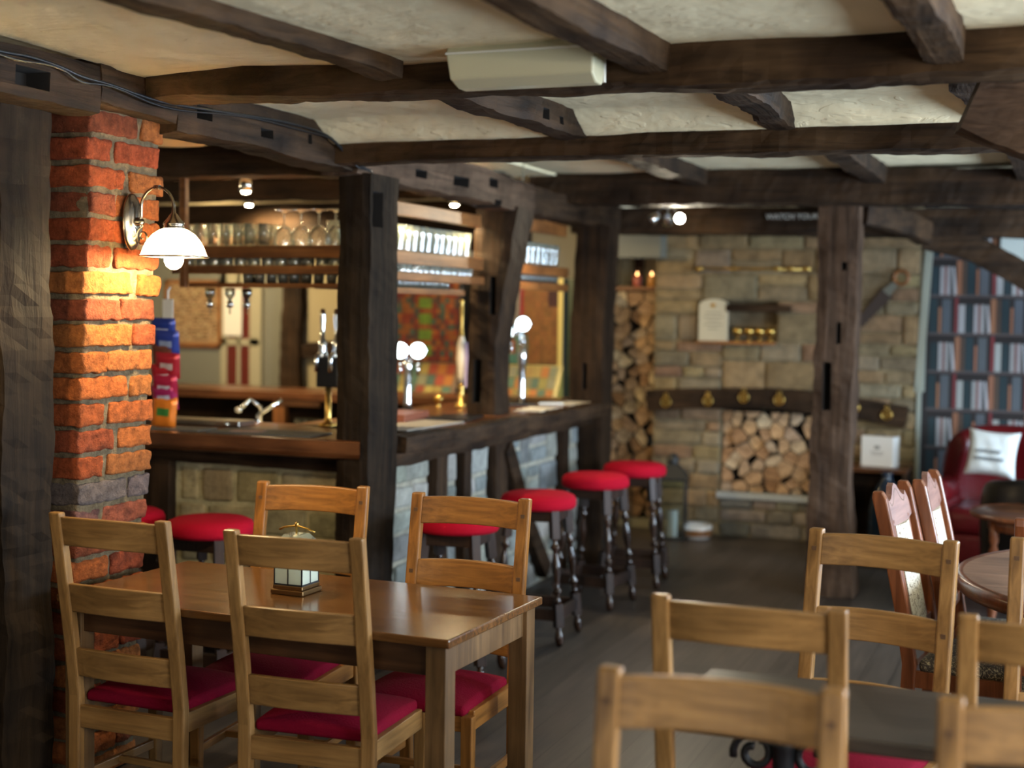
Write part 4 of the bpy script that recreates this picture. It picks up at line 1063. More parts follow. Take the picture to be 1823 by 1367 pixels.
# round table with carved chairs
t = thing('round_table', 'round wood-veneer table at the right edge with a dark moulded rim', 'table', (.5, 5.55, 0))
MB().lathe([(0, .742), (.82, .742), (.82, .765), (0, .765)], 72, cap=False, smooth=False).build('tabletop', M['roundtop'], t)
MB().lathe([(.81, .70), (.835, .705), (.848, .725), (.85, .75), (.84, .766), (.82, .766)], 72, cap=False).build('rim', M['mahog'], t)
b = MB(); b.lathe([(.06, .70), (.05, .6), (.09, .5), (.05, .4), (.07, .25), (.08, .18), (.04, .14)], 24); b.build('pedestal', M['mahog'], t)
for k in range(4): a = k*PI/2+.5; MB().tube([(0, 0, .2), (.2*math.cos(a), .2*math.sin(a), .17), (.4*math.cos(a), .4*math.sin(a), .05), (.46*math.cos(a), .46*math.sin(a), .025)], [.035, .035, .028, .025], 8).build('foot', M['mahog'], t)
def carved_chair():
    t = thing('carved_dining_chair', 'x', 'chair', group='carved mahogany chairs around the round table')
    hx = .195
    def rk(z): return -.0 if z < .46 else -.13*((z-.46)/.62)**1.2
    for s_ in (-1, 1):
        pr = [(0, -.05), (.2, -.01), (.46, 0), (.65, rk(.65)), (.85, rk(.85)), (1.0, rk(1.0)), (1.05, rk(1.05)), (1.075, rk(1.075))]; vs = []
        for i, (z, y) in enumerate(pr):
            k = .65 if i == len(pr)-1 else 1
            for (a, c) in ((-1, -1), (1, -1), (1, 1), (-1, 1)): vs.append((s_*hx+a*.017, y+c*.026*k, z))
        fs = [(3, 2, 1, 0), tuple(range(len(vs)-4, len(vs)))]
        for i in range(len(pr)-1):
            for k in range(4): fs.append((i*4+k, i*4+(k+1) % 4, i*4+4+(k+1) % 4, i*4+4+k))
        MB().add(vs, fs).build('back_post', M['mahog'], t, bevel=.006)
    # carved crest
    top = [(-.178, .955), (-.178, 1.0), (-.14, 1.045), (-.12, 1.03), (-.09, 1.035), (-.06, 1.05), (-.03, 1.075), (0, 1.085), (.03, 1.075), (.06, 1.05), (.09, 1.035), (.12, 1.03), (.14, 1.045), (.178, 1.0), (.178, .955), (.1, .94), (0, .93), (-.1, .94)]
    b = MB(); n_ = len(top); b.add([(x, rk(z)-.011, z) for x, z in top]+[(x, rk(z)+.011, z) for x, z in top], [tuple(range(n_)), tuple(range(2*n_-1, n_-1, -1))])
    b.add([(x, rk(z)-.011, z) for x, z in top]+[(x, rk(z)+.011, z) for x, z in top], [(k, n_+k, n_+(k+1) % n_, (k+1) % n_) for k in range(n_)])
    cr = b.build('crest_rail', M['mahog_x'], t)
    MB().tube([(x*.8, rk(z)+.013, z-.02) for x, z in top[2:13]], .004, 6).build('carving', M['peg'], cr)
    b = MB()
    vs = []
    for z in (.58, .7, .82, .94):
        w_ = .105
        for (x, d) in ((-w_, -.008), (-w_, .012), (0, .026), (w_, .012), (w_, -.008)): vs.append((x, rk(z)+d, z))
    fs = []
    for i in range(3):
        for k in range(5): fs.append((i*5+k, i*5+(k+1) % 5, (i+1)*5+(k+1) % 5, (i+1)*5+k))
    fs += [(4, 3, 2, 1, 0), (15, 16, 17, 18, 19)]
    b.add(vs, fs, 0, False); b.build('upholstered_panel', M['floral'], t)
    for s_ in (-1, 1): MB().bar((s_*.118, rk(.56), .56), (s_*.118, rk(.96), .96), .022, .022, up=(0, 1, 0)).build('panel_stile', M['mahog'], t)
    MB().bar((-.18, rk(.56), .565), (.18, rk(.56), .565), .022, .04).build('lower_rail', M['mahog'], t, bevel=.003)
    D = .42
    for s_ in (-1, 1):
        MB().bar((s_*.205, D-.02, .43), (s_*.205, D-.02, 0), .042, .042, up=(0, 1, 0), w2=.028, h2=.028).build('leg', M['mahog'], t, bevel=.003)
        MB().bar((s_*.197, .01, .41), (s_*.207, D-.03, .41), .022, .06).build('side_rail', M['mahog'], t)
    MB().box(-.2, .2, D-.03, D-.008, .38, .44).build('front_rail', M['mahog'], t); MB().box(-.19, .19, -.01, .012, .38, .44).build('rear_rail', M['mahog'], t)
    b = MB(); round_box(b, -.205, .205, .03, D, .43, .485, .025, (6, 6, 2), nr=3); b.build('seat', M['floralseat'], t)
    return t
cc = carved_chair(); cc.location = (-.450, 5.40, 0); cc.rotation_euler = (0, 0, -PI/2-.12); cc['label'] = 'carved mahogany chair with a white floral back panel, nearer of the two side by side'
dup(cc, (-.365, 5.86, 0), -PI/2-.06, 'carved mahogany chair with a white floral back panel, farther of the two')
dup(cc, (.09, 4.86, 0), .0, 'carved mahogany chair seen at its post edge, cut by the right frame edge')

# ------------------------------------------------------------------ the bar
PALE = [(.30, .295, .27), (.35, .36, .32), (.21, .23, .225), (.40, .40, .35), (.31, .31, .27), (.25, .28, .275)]
OLIVE = [(.42, .35, .19), (.36, .29, .15), (.46, .40, .23), (.32, .27, .16), (.40, .35, .21)]
# long side, facing the room
t = thing('bar_counter', 'long side of the bar front, grey stone panels between dark timber studs', 'bar', (-3.1, 7.6, 0))
def lp(mb):     # world coordinates into the thing's own
    mb.v = [(x+3.1, y-7.6, z) for x, y, z in mb.v]; return mb
rs = random.Random(21)
ys_ = [(6.06, 6.62), (6.76, 6.98), (7.08, 7.42), (7.62, 8.60), (8.72, 9.04)]
for a, b in ys_:
    mb = MB(); mb.box(-3.12, -3.03, a-.02, b+.02, 0, .965, 0, (.40, .38, .31))
    stones(mb, a, b, 0, .96, lambda u, d, z: (-3.03+d, u, z), PALE, r=rs, rh=(.10, .22), cw=(.12, .34), depth=.02, gap=.022)
    lp(mb).build('stone_panel', M['stone'], t, tint=True)
for a, b in ((6.62, 6.76), (6.98, 7.08), (7.42, 7.62), (8.60, 8.72)):
    o = timber('stud', [(-3.03, (a+b)/2, 0), (-3.03, (a+b)/2, 1.0)], None, BZ, .12, b-a, up=(0, 1, 0), seed=int(a*10), amp=.008, parent=t); o.data.transform(Matrix.Translation((3.1, -7.6, 0)))
o = timber('brace', [(-2.99, 7.60, .93), (-2.99, 7.95, .45), (-2.99, 8.3, .08)], None, BY, .07, .12, seed=71, amp=.006, parent=t); o.data.transform(Matrix.Translation((3.1, -7.6, 0)))
o = timber('top_rail', [(-3.0, 6.06, .985), (-2.98, 9.04, .985)], None, BY, .13, .07, seed=72, amp=.01, parent=t); o.data.transform(Matrix.Translation((3.1, -7.6, 0)))
MB().box(-.10, -.02, -1.55, 1.45, 0, .98).build('back_panel', M['beam_y'], t)
# short side
t = thing('bar_counter', 'short side of the bar front, olive stone panel in a dark timber frame', 'bar', (-3.7, 6.0, 0))
mb = MB(); mb.box(-4.12, -3.17, 5.98, 6.06, .05, .93, 0, (.50, .44, .26))
stones(mb, -4.10, -3.19, .06, .92, lambda u, d, z: (u, 5.985-d, z), OLIVE, r=random.Random(4), rh=(.12, .25), cw=(.12, .3), depth=.02, gap=.022)
mb.v = [(x+3.7, y-6.0, z) for x, y, z in mb.v]; mb.build('stone_panel', M['stone'], t, tint=True)
for pts, w_, h_, nm, up in (([(-4.22, 5.99, 0), (-4.22, 5.99, 1.0)], .2, .14, 'stud', (0, 1, 0)), ([(-3.14, 5.965, 0), (-3.14, 5.965, 1.0)], .08, .12, 'stud', (0, 1, 0)), ([(-4.3, 5.98, .985), (-3.12, 5.98, .975)], .12, .09, 'top_rail', (0, 0, 1)), ([(-4.3, 5.98, .03), (-3.12, 5.98, .03)], .12, .07, 'bottom_rail', (0, 0, 1))):
    o = timber(nm, pts, None, BZ if nm == 'stud' else BX, w_, h_, up=up, seed=rnd.random()*9, amp=.007, parent=t); o.data.transform(Matrix.Translation((3.7, -6.0, 0)))
MB().box(-.7, .58, .06, .1, 0, 1.0).box(-1.3, -.62, .0, .1, 0, 1.0).build('back_panel', M['beam_x'], t)
# worktops
t = thing('worktop', 'varnished timber bar top of the short side with a thick moulded front edge', 'counter', (-3.9, 6.1, 1.02))
mb = MB(); mb.box(-1.1, .93, -.33, .38, .045, .08); mb.build('board', M['counter_x'], t, bevel=.004)
mb = MB(); n = 40; vs = []; fs = []
for i in range(n+1):
    x = -1.1+2.04*i/n; wv = .008*math.sin(i*.5)+.006*noise.noise(Vector((x*3, 0, 0)))
    for (y, z) in ((-.33, .083), (-.365+wv, .078), (-.372+wv, .02), (-.355+wv, .0), (-.31, -.01), (-.31, .045)): vs.append((x+(.0 if i < n else (-.03*(y+.37)/.05)), y, z))
for i in range(n):
    for k in range(6): fs.append((i*6+k, (i+1)*6+k, (i+1)*6+(k+1) % 6, i*6+(k+1) % 6))
fs += [tuple(range(6)), tuple(n*6+k for k in range(6))[::-1]]
mb.add(vs, fs); mb.build('front_edge', M['counter_x'], t)
t = thing('worktop', 'timber bar top of the long side with a rough hewn outer edge', 'counter', (-3.3, 7.6, 1.02))
mb = MB(); mb.add([(-.42, -1.10, .08), (.335, -1.54, .08), (.40, 1.42, .08), (-.42, 1.42, .08), (-.42, -1.10, .045), (.335, -1.54, .045), (.40, 1.42, .045), (-.42, 1.42, .045)], [(0, 1, 2, 3), (7, 6, 5, 4), (0, 4, 5, 1), (1, 5, 6, 2), (2, 6, 7, 3), (3, 7, 4, 0)])
mb.build('board', M['counter_y'], t)
o = timber('front_edge', [(-2.955, 6.10, 1.058), (-2.90, 6.8, 1.055), (-2.86, 7.6, 1.06), (-2.84, 9.02, 1.06)], None, M['beam_y'], .12, .085, seed=77, amp=.014, parent=t)
o.data.transform(Matrix.Translation((3.3, -7.6, -1.02)))
# counter on the far side of the island
t = thing('back_counter', 'dark wooden counter on the far side of the bar island', 'counter', (-5.2, 9.1, 0))
MB().box(-2.0, 2.0, -.24, .3, 1.04, 1.10).build('worktop', M['counter_x'], t, bevel=.005)
MB().box(-2.0, 2.0, .2, .28, 0, 1.04).build('back_panel', M['beam_x'], t)
MB().box(-2.0, 2.0, -.2, .2, .02, .06).box(-.05, 2.0, -.2, .2, .80, .83).build('shelf', M['beam_x'], t)
MB().box(-.09, -.0, -.22, -.16, .06, 1.04).build('post', M['shelf_z'], t)
MB().box(-.0, .28, -.22, -.19, 1.0, 1.04).build('batten', M['shelf_x'], t)

# glass rack over both bar sides ("gantry")
def boards(lab, loc, segs, mat):
    t = thing('glass_rack', lab, 'shelf', loc)
    lx, ly, lz = loc
    for nm, (x0, x1, y0, y1, z0, z1) in segs: MB().box(x0-lx, x1-lx, y0-ly, y1-ly, z0-lz, z1-lz).build(nm, mat, t, bevel=.004)
    return t
tag(recentre(MB().box(-7.2, -3.3, 8.8, 8.84, 2.10, 2.44).build('bar_canopy', M['beam_x'])), 'dark wooden canopy board over the far counter of the bar', 'board')
boards('three-tier wooden glass rack above the short side of the bar', (-3.65, 6.1, 1.81),
       [('board', (-4.15, -3.14, 6.0, 6.4, 1.985, 2.0)), ('fascia', (-4.15, -3.14, 5.975, 6.0, 1.945, 2.005)),
        ('board', (-4.15, -3.14, 6.0, 6.4, 1.893, 1.905)), ('fascia', (-4.15, -3.14, 5.98, 6.0, 1.868, 1.909)),
        ('board', (-4.05, -3.14, 6.0, 6.4, 1.812, 1.822)), ('fascia', (-4.05, -3.14, 5.985, 6.0, 1.802, 1.824)),
        ('hanger', (-4.075, -4.04, 5.94, 5.975, 1.80, 2.34)), ('hanger', (-3.17, -3.14, 6.1, 6.14, 1.80, 2.34))], M['shelf_x'])
boards('three-tier glass rack between the corner post and the middle bar post', (-3.2, 6.8, 1.81),
       [('board', (-3.42, -3.12, 6.12, 7.50, 1.975, 1.99)), ('fascia', (-3.12, -3.095, 6.12, 7.50, 1.935, 2.0)),
        ('board', (-3.42, -3.12, 6.12, 7.52, 1.87, 1.885)), ('fascia', (-3.12, -3.095, 6.12, 7.52, 1.85, 1.893)),
        ('board', (-3.42, -3.14, 6.12, 7.30, 1.80, 1.81)), ('fascia', (-3.14, -3.12, 6.12, 7.30, 1.785, 1.815))], M['shelf_y'])
boards('glass rack between the middle and the far bar post', (-3.2, 8.4, 1.85),
       [('board', (-3.42, -3.12, 7.86, 9.0, 1.975, 1.99)), ('fascia', (-3.12, -3.095, 7.86, 9.0, 1.93, 1.992)),
        ('board', (-3.42, -3.12, 7.86, 9.0, 1.865, 1.88)), ('fascia', (-3.12, -3.095, 7.86, 9.0, 1.835, 1.883))], M['shelf_y'])
# lit board over the upper tier
tag(recentre(MB().box(-3.14, -3.11, 6.12, 7.5, 2.175, 2.245).build('rack_header', M['shelf_y'], bevel=.004)), 'warm lit header board above the pint glasses between the corner and middle posts', 'board')
tag(recentre(MB().box(-3.14, -3.11, 7.9, 9.0, 2.20, 2.30).build('rack_header', M['shelf_y'], bevel=.004)), 'warm lit header board between the middle and far bar posts', 'board')

def glass_thing(name, prof, n=14):
    t = MB().lathe(prof, n, cap=False).build(name, M['glass']); t['category'] = 'glass'; return t
def row(src, coords, label, group, flip=False):
    for i, (x, y, z) in enumerate(coords):
        o = src.copy(); COL.objects.link(o); o.location = (x+rnd.uniform(-.004, .004), y+rnd.uniform(-.004, .004), z); o.rotation_euler = (0, 0, rnd.random())
        o['label'] = label; o['group'] = group
pint = glass_thing('pint_glass', [(0, .006), (.026, .004), (.028, 0), (.030, .02), (.036, .09), (.040, .11), (.041, .145), (.039, .145), (.038, .11), (.033, .09), (.027, .02), (0, .014)])
tumb = glass_thing('tumbler', [(0, .005), (.027, .003), (.029, 0), (.031, .015), (.034, .075), (.032, .075), (.028, .015), (0, .012)])
high = glass_thing('highball_glass', [(0, .005), (.024, .003), (.026, 0), (.030, .115), (.028, .115), (.024, .012), (0, .012)])
short = glass_thing('shot_glass', [(0, .005), (.02, .003), (.022, 0), (.027, .055), (.025, .055), (.019, .012), (0, .012)])
gob = MB().lathe([(.050, 0), (.053, .03), (.048, .065), (.03, .095), (.006, .108), (.005, .16), (.012, .172), (.045, .178), (.045, .181), (.0, .183)], 18, cap=False)
gob = gob.build('wine_glass', M['glass']); gob['category'] = 'glass'
row(high, [(-4.10+.072*i, 6.05+.09*j, 2.001) for i in range(7) for j in range(2)], 'clear highball glass on the top tier of the short rack', 'highball glasses on the short rack')
row(gob, [(-3.56+.096*i, 6.07, 2.001) for i in range(5)], 'upturned wine glass on the top tier of the short rack', 'upturned wine glasses')
row(tumb, [(-4.10+.076*i, 6.06, 1.906) for i in range(13)], 'clear tumbler on the middle tier of the short rack', 'tumblers on the short rack')
row(short, [(-3.75+.066*i, 6.05, 1.823) for i in range(9)], 'small glass on the lowest tier of the short rack', 'small glasses on the short rack')
row(pint, [(-3.17-.086*j, 6.19+.086*i, 1.991) for i in range(15) for j in range(3)], 'clear pint glass on the top tier between the corner and middle posts', 'pint glasses on the middle rack')
row(tumb, [(-3.16, 6.17+.074*i, 1.886) for i in range(18)], 'clear tumbler on the middle tier between the corner and middle posts', 'tumblers on the middle rack')
row(short, [(-3.18, 6.17+.066*i, 1.811) for i in range(16)], 'small glass on the lowest tier between the corner and middle posts', 'small glasses on the middle rack')
row(pint, [(-3.17-.088*j, 7.94+.088*i, 1.991) for i in range(12) for j in range(2)], 'clear pint glass on the rack between the middle and far posts', 'pint glasses on the far rack')
row(short, [(-3.16, 7.92+.07*i, 1.881) for i in range(15)], 'small glass on the rack between the middle and far posts', 'small glasses on the far rack')
row(tumb, [(-5.12+.075*i, 8.95, .831) for i in range(9)], 'clear tumbler under the far counter', 'tumblers under the far counter')
for o in (pint, tumb, high, short, gob): bpy.data.objects.remove(o)
# downlights of the bar
def downlight(loc, target, power, label, r=.028):
    t = thing('bar_spotlight', label, 'light', loc)
    b = MB(); b.lathe([(.012, .08), (.03, .06), (.036, .0), (.033, 0), (.027, .055)], 18, cap=False); b.build('housing', M['chrome'], t)
    MB().tube([(0, 0, .07), (0, 0, 2.585-loc[2])], .007, 8).build('stem', M['chrome'], t)
    b = MB(); b.lathe([(0, -.012), (.02, -.006), (.027, .006), (.02, .03)], 14, cap=False); b.build('lamp', glow('bar_lamp', (1, .78, .45), 110), t)
    if power: l = spot('bar_spot', (0, 0, -.02), (Vector(target)-Vector(loc)), power*2.2, WARM2, 2.3, .03); l.parent = t
downlight((-3.3, 7.55, 2.31), (-3.3, 7.2, 1), 26, 'small lit spotlight above the rack just left of the middle bar post')
downlight((-3.02, 7.92, 2.17), (-3.2, 8.4, 1), 8, 'tiny yellow bulb on the right edge of the middle bar post')
downlight((-3.95, 6.35, 2.30), (-3.8, 6.4, 1), 26, 'lit spotlight over the highball glasses of the short rack')
downlight((-3.35, 6.5, 2.30), (-3.4, 6.6, 1), 22, 'lit spotlight over the upturned wine glasses')
downlight((-5.2, 8.4, 2.40), (-5.2, 9.3, .9), 50, 'lit spotlight deep inside the bar near the far counter')
downlight((-6.6, 9.6, 2.45), (-6.6, 11, 1.4), 42, 'lit spotlight in front of the far wall and door')
downlight((-3.9, 9.2, 2.35), (-3.9, 10.3, 1.3), 18, 'lit spotlight in front of the fruit machines')
# beer taps
def tap_pair():
    t = thing('beer_tap', 'pair of tall chrome beer taps left of the corner post', 'beer tap', (-3.50, 6.42, 1.101))
    MB().lathe([(.05, 0), (.05, .012), (.02, .02), (.016, .05), (.016, .2)], 16).build('column', M['brass'], t)
    for x in (-.035, .045):
        b = MB(); b.lathe([(.012, .28), (.02, .30), (.026, .36), (.018, .40), (.024, .43), (.013, .45), (.010, .5), (.015, .57), (.012, .60), (0, .605)], 14, M=RM(t=(x, 0, 0)))
        b.build('handle', M['chrome'], t); MB().tube([(x, -.01, .38), (x, -.06, .36), (x, -.065, .28)], .011, 8).build('spout', M['chrome'], t)
    MB().box(-.06, .07, -.025, .025, .2, .36).build('font_body', M['black'], t, bevel=.008)
tap_pair()
def font(label, loc, rz, heads, H_):
    t = thing('beer_font', label, 'beer tap', loc, rz)
    MB().box(-.09, .09, -.06, .06, 0, .018).build('drip_base', M['black'], t, bevel=.003)
    b = MB(); b.lathe([(.03, .018), (.024, .06), (.022, .25), (.03, .3), (.024, H_-.06)], 18); b.build('column', M['chrome'], t)
    for k, (x, z, yaw) in enumerate(heads):
        Mx = RM(rx=PI/2, rz=0, t=(x, -.03, z)) if not yaw else Matrix.Translation((x, -.03, z)) @ Matrix.Rotation(yaw, 4, 'Z') @ Matrix.Rotation(PI/2, 4, 'X')
        bb = MB(); bb.lathe([(.02, -.03), (.048, -.02), (.052, .012), (.046, .014)], 24, M=Mx, cap=False); bb.tube([(0, 0, H_-.08), (x*.8, -.01, z-.01)], .014, 8); hh = bb.build('badge_housing', M['chrome'], t)
        MB().lathe([(0, .012), (.046, .012)], 24, M=Mx, cap=False).build('lit_badge', glow('lit_badge', (.78, .95, 1), 3.5), hh)
        MB().tube([(x, -.05, z-.07), (x, -.09, z-.09), (x, -.092, z-.14)], .009, 8).build('tap_nozzle', M['chrome'], t)
font('beer font with two round lit badges right of the corner post', (-3.55, 7.47, 1.101), .45, [(-.045, .365, 0), (.058, .365, 0)], .37)
font('chrome beer font with a bright oval badge right of the middle bar post', (-3.20, 8.42, 1.101), .45, [(.0, .52, 0), (-.075, .475, -1.0)], .52)
t = thing('hand_pump', 'cream-handled beer hand pump with brass fittings left of the middle bar post', 'beer pump', (-3.52, 8.19, 1.101), .4)
MB().lathe([(.045, 0), (.045, .01), (.02, .02), (.018, .1), (.022, .12), (.014, .14)], 16).build('base', M['brass'], t)
MB().lathe([(.014, .14), (.022, .19), (.034, .3), (.03, .38), (.016, .43), (.014, .44)], 18).build('handle', plain('cream_enamel', (.62, .56, .44), .25), t)
MB().lathe([(.018, .44), (.012, .46), (.008, .50), (.012, .62), (.006, .64), (.016, .66), (0, .68)], 14).build('finial', M['brass'], t)
MB().box(.02, .06, -.035, -.03, .12, .40).build('pump_clip', plain('lilac_badge', (.30, .24, .36), .5), t)
t = thing('tea_light_cup', 'small brass cup with a glowing tea light beside the hand pump', 'candle', (-3.60, 8.02, 1.101))
MB().lathe([(.02, 0), (.012, .02), (.03, .04), (.034, .07), (.03, .07), (0, .045)], 16, cap=False).build('cup_body', M['brass'], t)
MB().lathe([(0, .062), (.028, .062)], 14, cap=False).build('glowing_wax', glow('candle_glow', (1, .75, .4), 6), t)
t = thing('bar_bell', 'cream cone-shaped lamp shade standing right of the corner post', 'lamp', (-3.62, 7.25, 1.101))
MB().lathe([(.05, 0), (.045, .01), (.01, .02), (.01, .08)], 16).build('base', M['brass'], t); MB().lathe([(.085, .06), (.07, .1), (.03, .2), (.02, .22)], 20, cap=False).build('shade', M['cream'], t)
# things lying on the bar
def slab(name, x0, x1, y0, y1, z, h, mat, label, cat, rz=0):
    o = MB().box(-(x1-x0)/2, (x1-x0)/2, -(y1-y0)/2, (y1-y0)/2, 0, h).build(name, mat, loc=((x0+x1)/2, (y0+y1)/2, z), rot=(0, 0, rz), bevel=min(.003, h*.3)); return tag(o, label, cat)
mat_ = plain('grey_rubber_mat', (.07, .075, .075), .6, bump=.3, bscale=90)
slab('bar_mat', -3.82, -3.26, 5.79, 6.02, 1.101, .008, mat_, 'dark grey rubber bar mat on the short bar top, right of the snack strip', 'mat', .03)
slab('bar_mat', -4.35, -3.87, 5.79, 5.97, 1.101, .008, mat_, 'dark grey rubber bar mat on the short bar top, beside the brick pillar', 'mat', .02)
slab('menu_card', -3.72, -3.56, 5.83, 5.93, 1.110, .003, plain('pinkish_print', (.30, .2, .17), .7), 'pinkish printed card lying on the right bar mat', 'card', .3)
t = thing('drip_tray', 'long brushed-metal drip tray on the short bar top', 'tray', (-4.25, 6.20, 1.101))
MB().box(-.40, .40, -.07, .09, 0, .028).build('tray_body', M['steel'], t, bevel=.004); MB().lathe([(.012, -.004), (.014, .012), (.008, .02)], 12, M=RM(rx=PI/2, t=(.33, -.07, .014))).build('corner_cap', M['chrome'], t)
slab('bar_mat', -3.26, -3.0, 6.35, 7.0, 1.101, .006, plain('pale_bar_towel', (.34, .31, .27), .9), 'pale bar towel lying on the long bar top right of the corner post', 'towel', -.05)
slab('wooden_tray', -3.55, -3.25, 6.75, 7.15, 1.101, .045, plain('reddish_tray', (.22, .07, .04), .4), 'reddish-brown tray on the long bar top', 'tray', .1)
slab('black_folder', -3.26, -3.02, 7.05, 7.4, 1.101, .012, M['black'], 'black folder lying at the foot of the middle bar post', 'folder', .15)
slab('menu_sheet', -3.08, -2.90, 7.95, 8.3, 1.101, .004, M['paper'], 'white menu sheet on the bar top right of the middle post', 'paper', .05)
slab('menu_sheet', -3.10, -2.90, 8.6, 8.95, 1.101, .004, M['paper'], 'white menu sheet at the far end of the long bar top', 'paper', -.1)
slab('remote_control', -3.14, -2.98, 8.98-.42+.0, 8.60, 1.101, .02, M['steel'], 'small silver bar lying beside the chrome beer font', 'tool', .5)
# sink with mixer tap behind the short side
t = thing('bar_sink', 'steel sink with a chrome mixer tap behind the short bar side', 'sink', (-4.2, 6.85, 0))
MB().box(-.5, .5, -.2, .25, 0, .9).build('cabinet', M['beam_x'], t); MB().box(-.5, .5, -.2, .25, .9, .92).build('sink_top', M['steel'], t)
MB().tube([(-.02, .1, .92), (-.02, .1, 1.14), (-.03, 0, 1.19), (-.04, -.06, 1.15)], .011, 8).lathe([(0, -.02), (.022, -.01), (.022, .01), (0, .02)], 12, M=RM(t=(-.09, -.02, 1.13)), cap=False).build('spout', M['chrome'], t)
MB().tube([(.03, -.02, 1.10), (.14, .06, 1.19)], .011, 8).tube([(.03, -.02, 1.10), (.0, .08, .92)], .008, 8).build('lever', M['chrome'], t)
# snack packets hanging on a strip
tag(MB().box(-.03, .03, -.002, .002, -.58, .06).tube([(0, 0, .06), (0, 0, .1), (0, .02, .12)], .005, 6).build('snack_strip', M['paper'], loc=(-4.13, 5.925, 1.68)), 'white card strip with a hook hanging in front of the glass rack', 'strip')
def packet(w_, h_, mat, mat2):
    vs = []; fs = []; n = 8
    for s_ in (-1, 1):
        for j in range(n+1):
            for i in range(n+1):
                u, v = -1+2*i/n, -1+2*j/n; th = .024*math.sqrt(max(0, (1-u**4)*(1-v**6)))+.003*math.sin(7*u+3*v)*(1-u*u)*(1-v*v)
                vs.append((u*w_/2, s_*th, v*h_/2))
    N1 = (n+1)**2
    for s_ in (0, 1):
        for j in range(n):
            for i in range(n):
                q = [s_*N1+j*(n+1)+i, s_*N1+j*(n+1)+i+1, s_*N1+(j+1)*(n+1)+i+1, s_*N1+(j+1)*(n+1)+i]; fs.append(q if s_ == 0 else q[::-1])
    mb = MB(); mb.add(vs, fs, 0, True)
    for k, f in enumerate(mb.f):
        j = (k % (n*n))//n; i = k % n
        if k < n*n and 2 <= i <= 5 and 3 <= j <= 4: mb.m[k] = 1
    return mb
def foil(name, c): return plain(name, c, .28, .3)
pk = [('blue', (.02, .04, .22), (.5, .5, .6), 1.585, -.01, .02, 'topmost blue'), ('blue', (.03, .05, .26), (.3, .35, .5), 1.525, .015, .02, 'second blue'),
      ('brown', (.16, .05, .03), (.45, .35, .2), 1.465, -.005, .01, 'brown'), ('red', (.42, .02, .03), (.6, .45, .4), 1.415, .02, .04, 'upper red'),
      ('red', (.45, .02, .03), (.6, .5, .5), 1.36, -.005, -.03, 'second red'), ('red', (.40, .015, .05), (.55, .5, .55), 1.305, .005, .02, 'third red'), ('pink', (.35, .02, .10), (.5, .5, .6), 1.255, 0, -.03, 'crimson'),
      ('orange', (.75, .20, .02), (.05, .20, .04), 1.185, .0, .05, 'lowest, orange')]
for i, (c, col, c2, z, dx, tw, lab) in enumerate(pk):
    mb = packet(.125, .155 if i == 7 else .13, None, None)
    o = mb.build('snack_packet', [foil('foil_'+c, col), foil('print_'+c, c2)], loc=(-4.125+dx, 5.895-.008*(7-i)*.0-.006*(i % 2), z), rot=(.25 if i < 7 else .05, tw*2, .25))
    tag(o, '%s foil snack packet on the strip beside the brick pillar' % lab, 'snack packet', 'snack packets hanging on the strip')
# spirit bottles hanging upside down under the rack
for i, (x, c, l) in enumerate([(-4.10, (.55, .6, .5), 'left, clear'), (-3.98, (.7, .75, .7), 'middle, frosted'), (-3.88, (.06, .12, .06), 'right, green')]):
    t = thing('spirit_bottle', 'upside-down spirit bottle hanging under the short rack, '+l, 'bottle', (x, 6.25, 1.70), group='upside-down spirit bottles')
    MB().lathe([(.008, 0), (.010, .03), (.012, .05), (.022, .06), (.026, .075), (.026, .098), (0, .10)], 16, cap=False).build('bottle_body', glassmat('bottle_%d' % i, c, .05, .3), t)
    MB().lathe([(.004, -.03), (.004, 0), (.018, .005), (.018, .03), (.01, .035)], 12).build('dispenser', M['chrome'], t)

# ------------------------------------------------------------------ far wall behind the bar
t = thing('framed_board', 'wooden board of small cards or keys hanging on the far grey wall', 'notice board', (-7.36, 10.97, 1.36))
MB().box(-.28, .28, -.02, .02, 0, .56).build('backing', plain('tan_board', (.32, .20, .10), .7), t)
mb = MB(); r = random.Random(6)
for j in range(15):
    for i in range(16):
        if r.random() < .85: mb.box(-.255+i*.032, -.255+i*.032+.026, -.024, -.02, .045+j*.033, .045+j*.033+.012, 0, jit((.05, .03, .016) if r.random() < .7 else (.42, .34, .2), .3, r))
o = mb.build('cards', M['print'], t, tint=True); o['kind'] = 'stuff'
MB().box(-.30, .30, -.035, .02, -.03, .01).box(-.30, -.27, -.035, .02, -.03, .58).box(.27, .30, -.035, .02, -.03, .58).box(-.30, .30, -.035, .02, .55, .58).build('frame', M['shelf_x'], t)
dd = bpy.data.objects.new('door_1', None); COL.objects.link(dd); structure(dd, 'cream glazed door with dark red panes on the far wall'); dd.location = (-6.87, 10.97, 0)
f = MB(); dr = M['cream']
for x0, x1 in ((-.20, -.14), (-.03, .0), (.10, .22)): f.box(x0, x1, -.02, .02, 0, 2.0)
for z0, z1 in ((0, .5), (.93, 1.0), (1.36, 1.42), (1.88, 2.0)): f.box(-.2, .2, -.02, .02, z0, z1)
f.build('door_frame', dr, dd); redp = plain('dark_red_curtain_glass', (.11, .018, .012), .3)
for (x0, x1) in ((-.14, -.03), (0, .10)):
    for (z0, z1) in ((.5, .93), (1.0, 1.36), (1.42, 1.88)): MB().box(x0, x1, -.004, .004, z0, z1).build('pane', redp, dd)
tag(MB().box(-.095, .095, -.003, .0, 0, .42).build('notice_sheet', M['paper'], loc=(-6.94, 10.945, 1.445)), 'white paper notice taped on the cream far door', 'paper')
structure(MB().box(-8, -7.06, 10.965, 11.0, 0, 2.5).box(-6.62, -6.40, 10.965, 11.0, 0, 2.5).build('trim_4', M['greywall']))
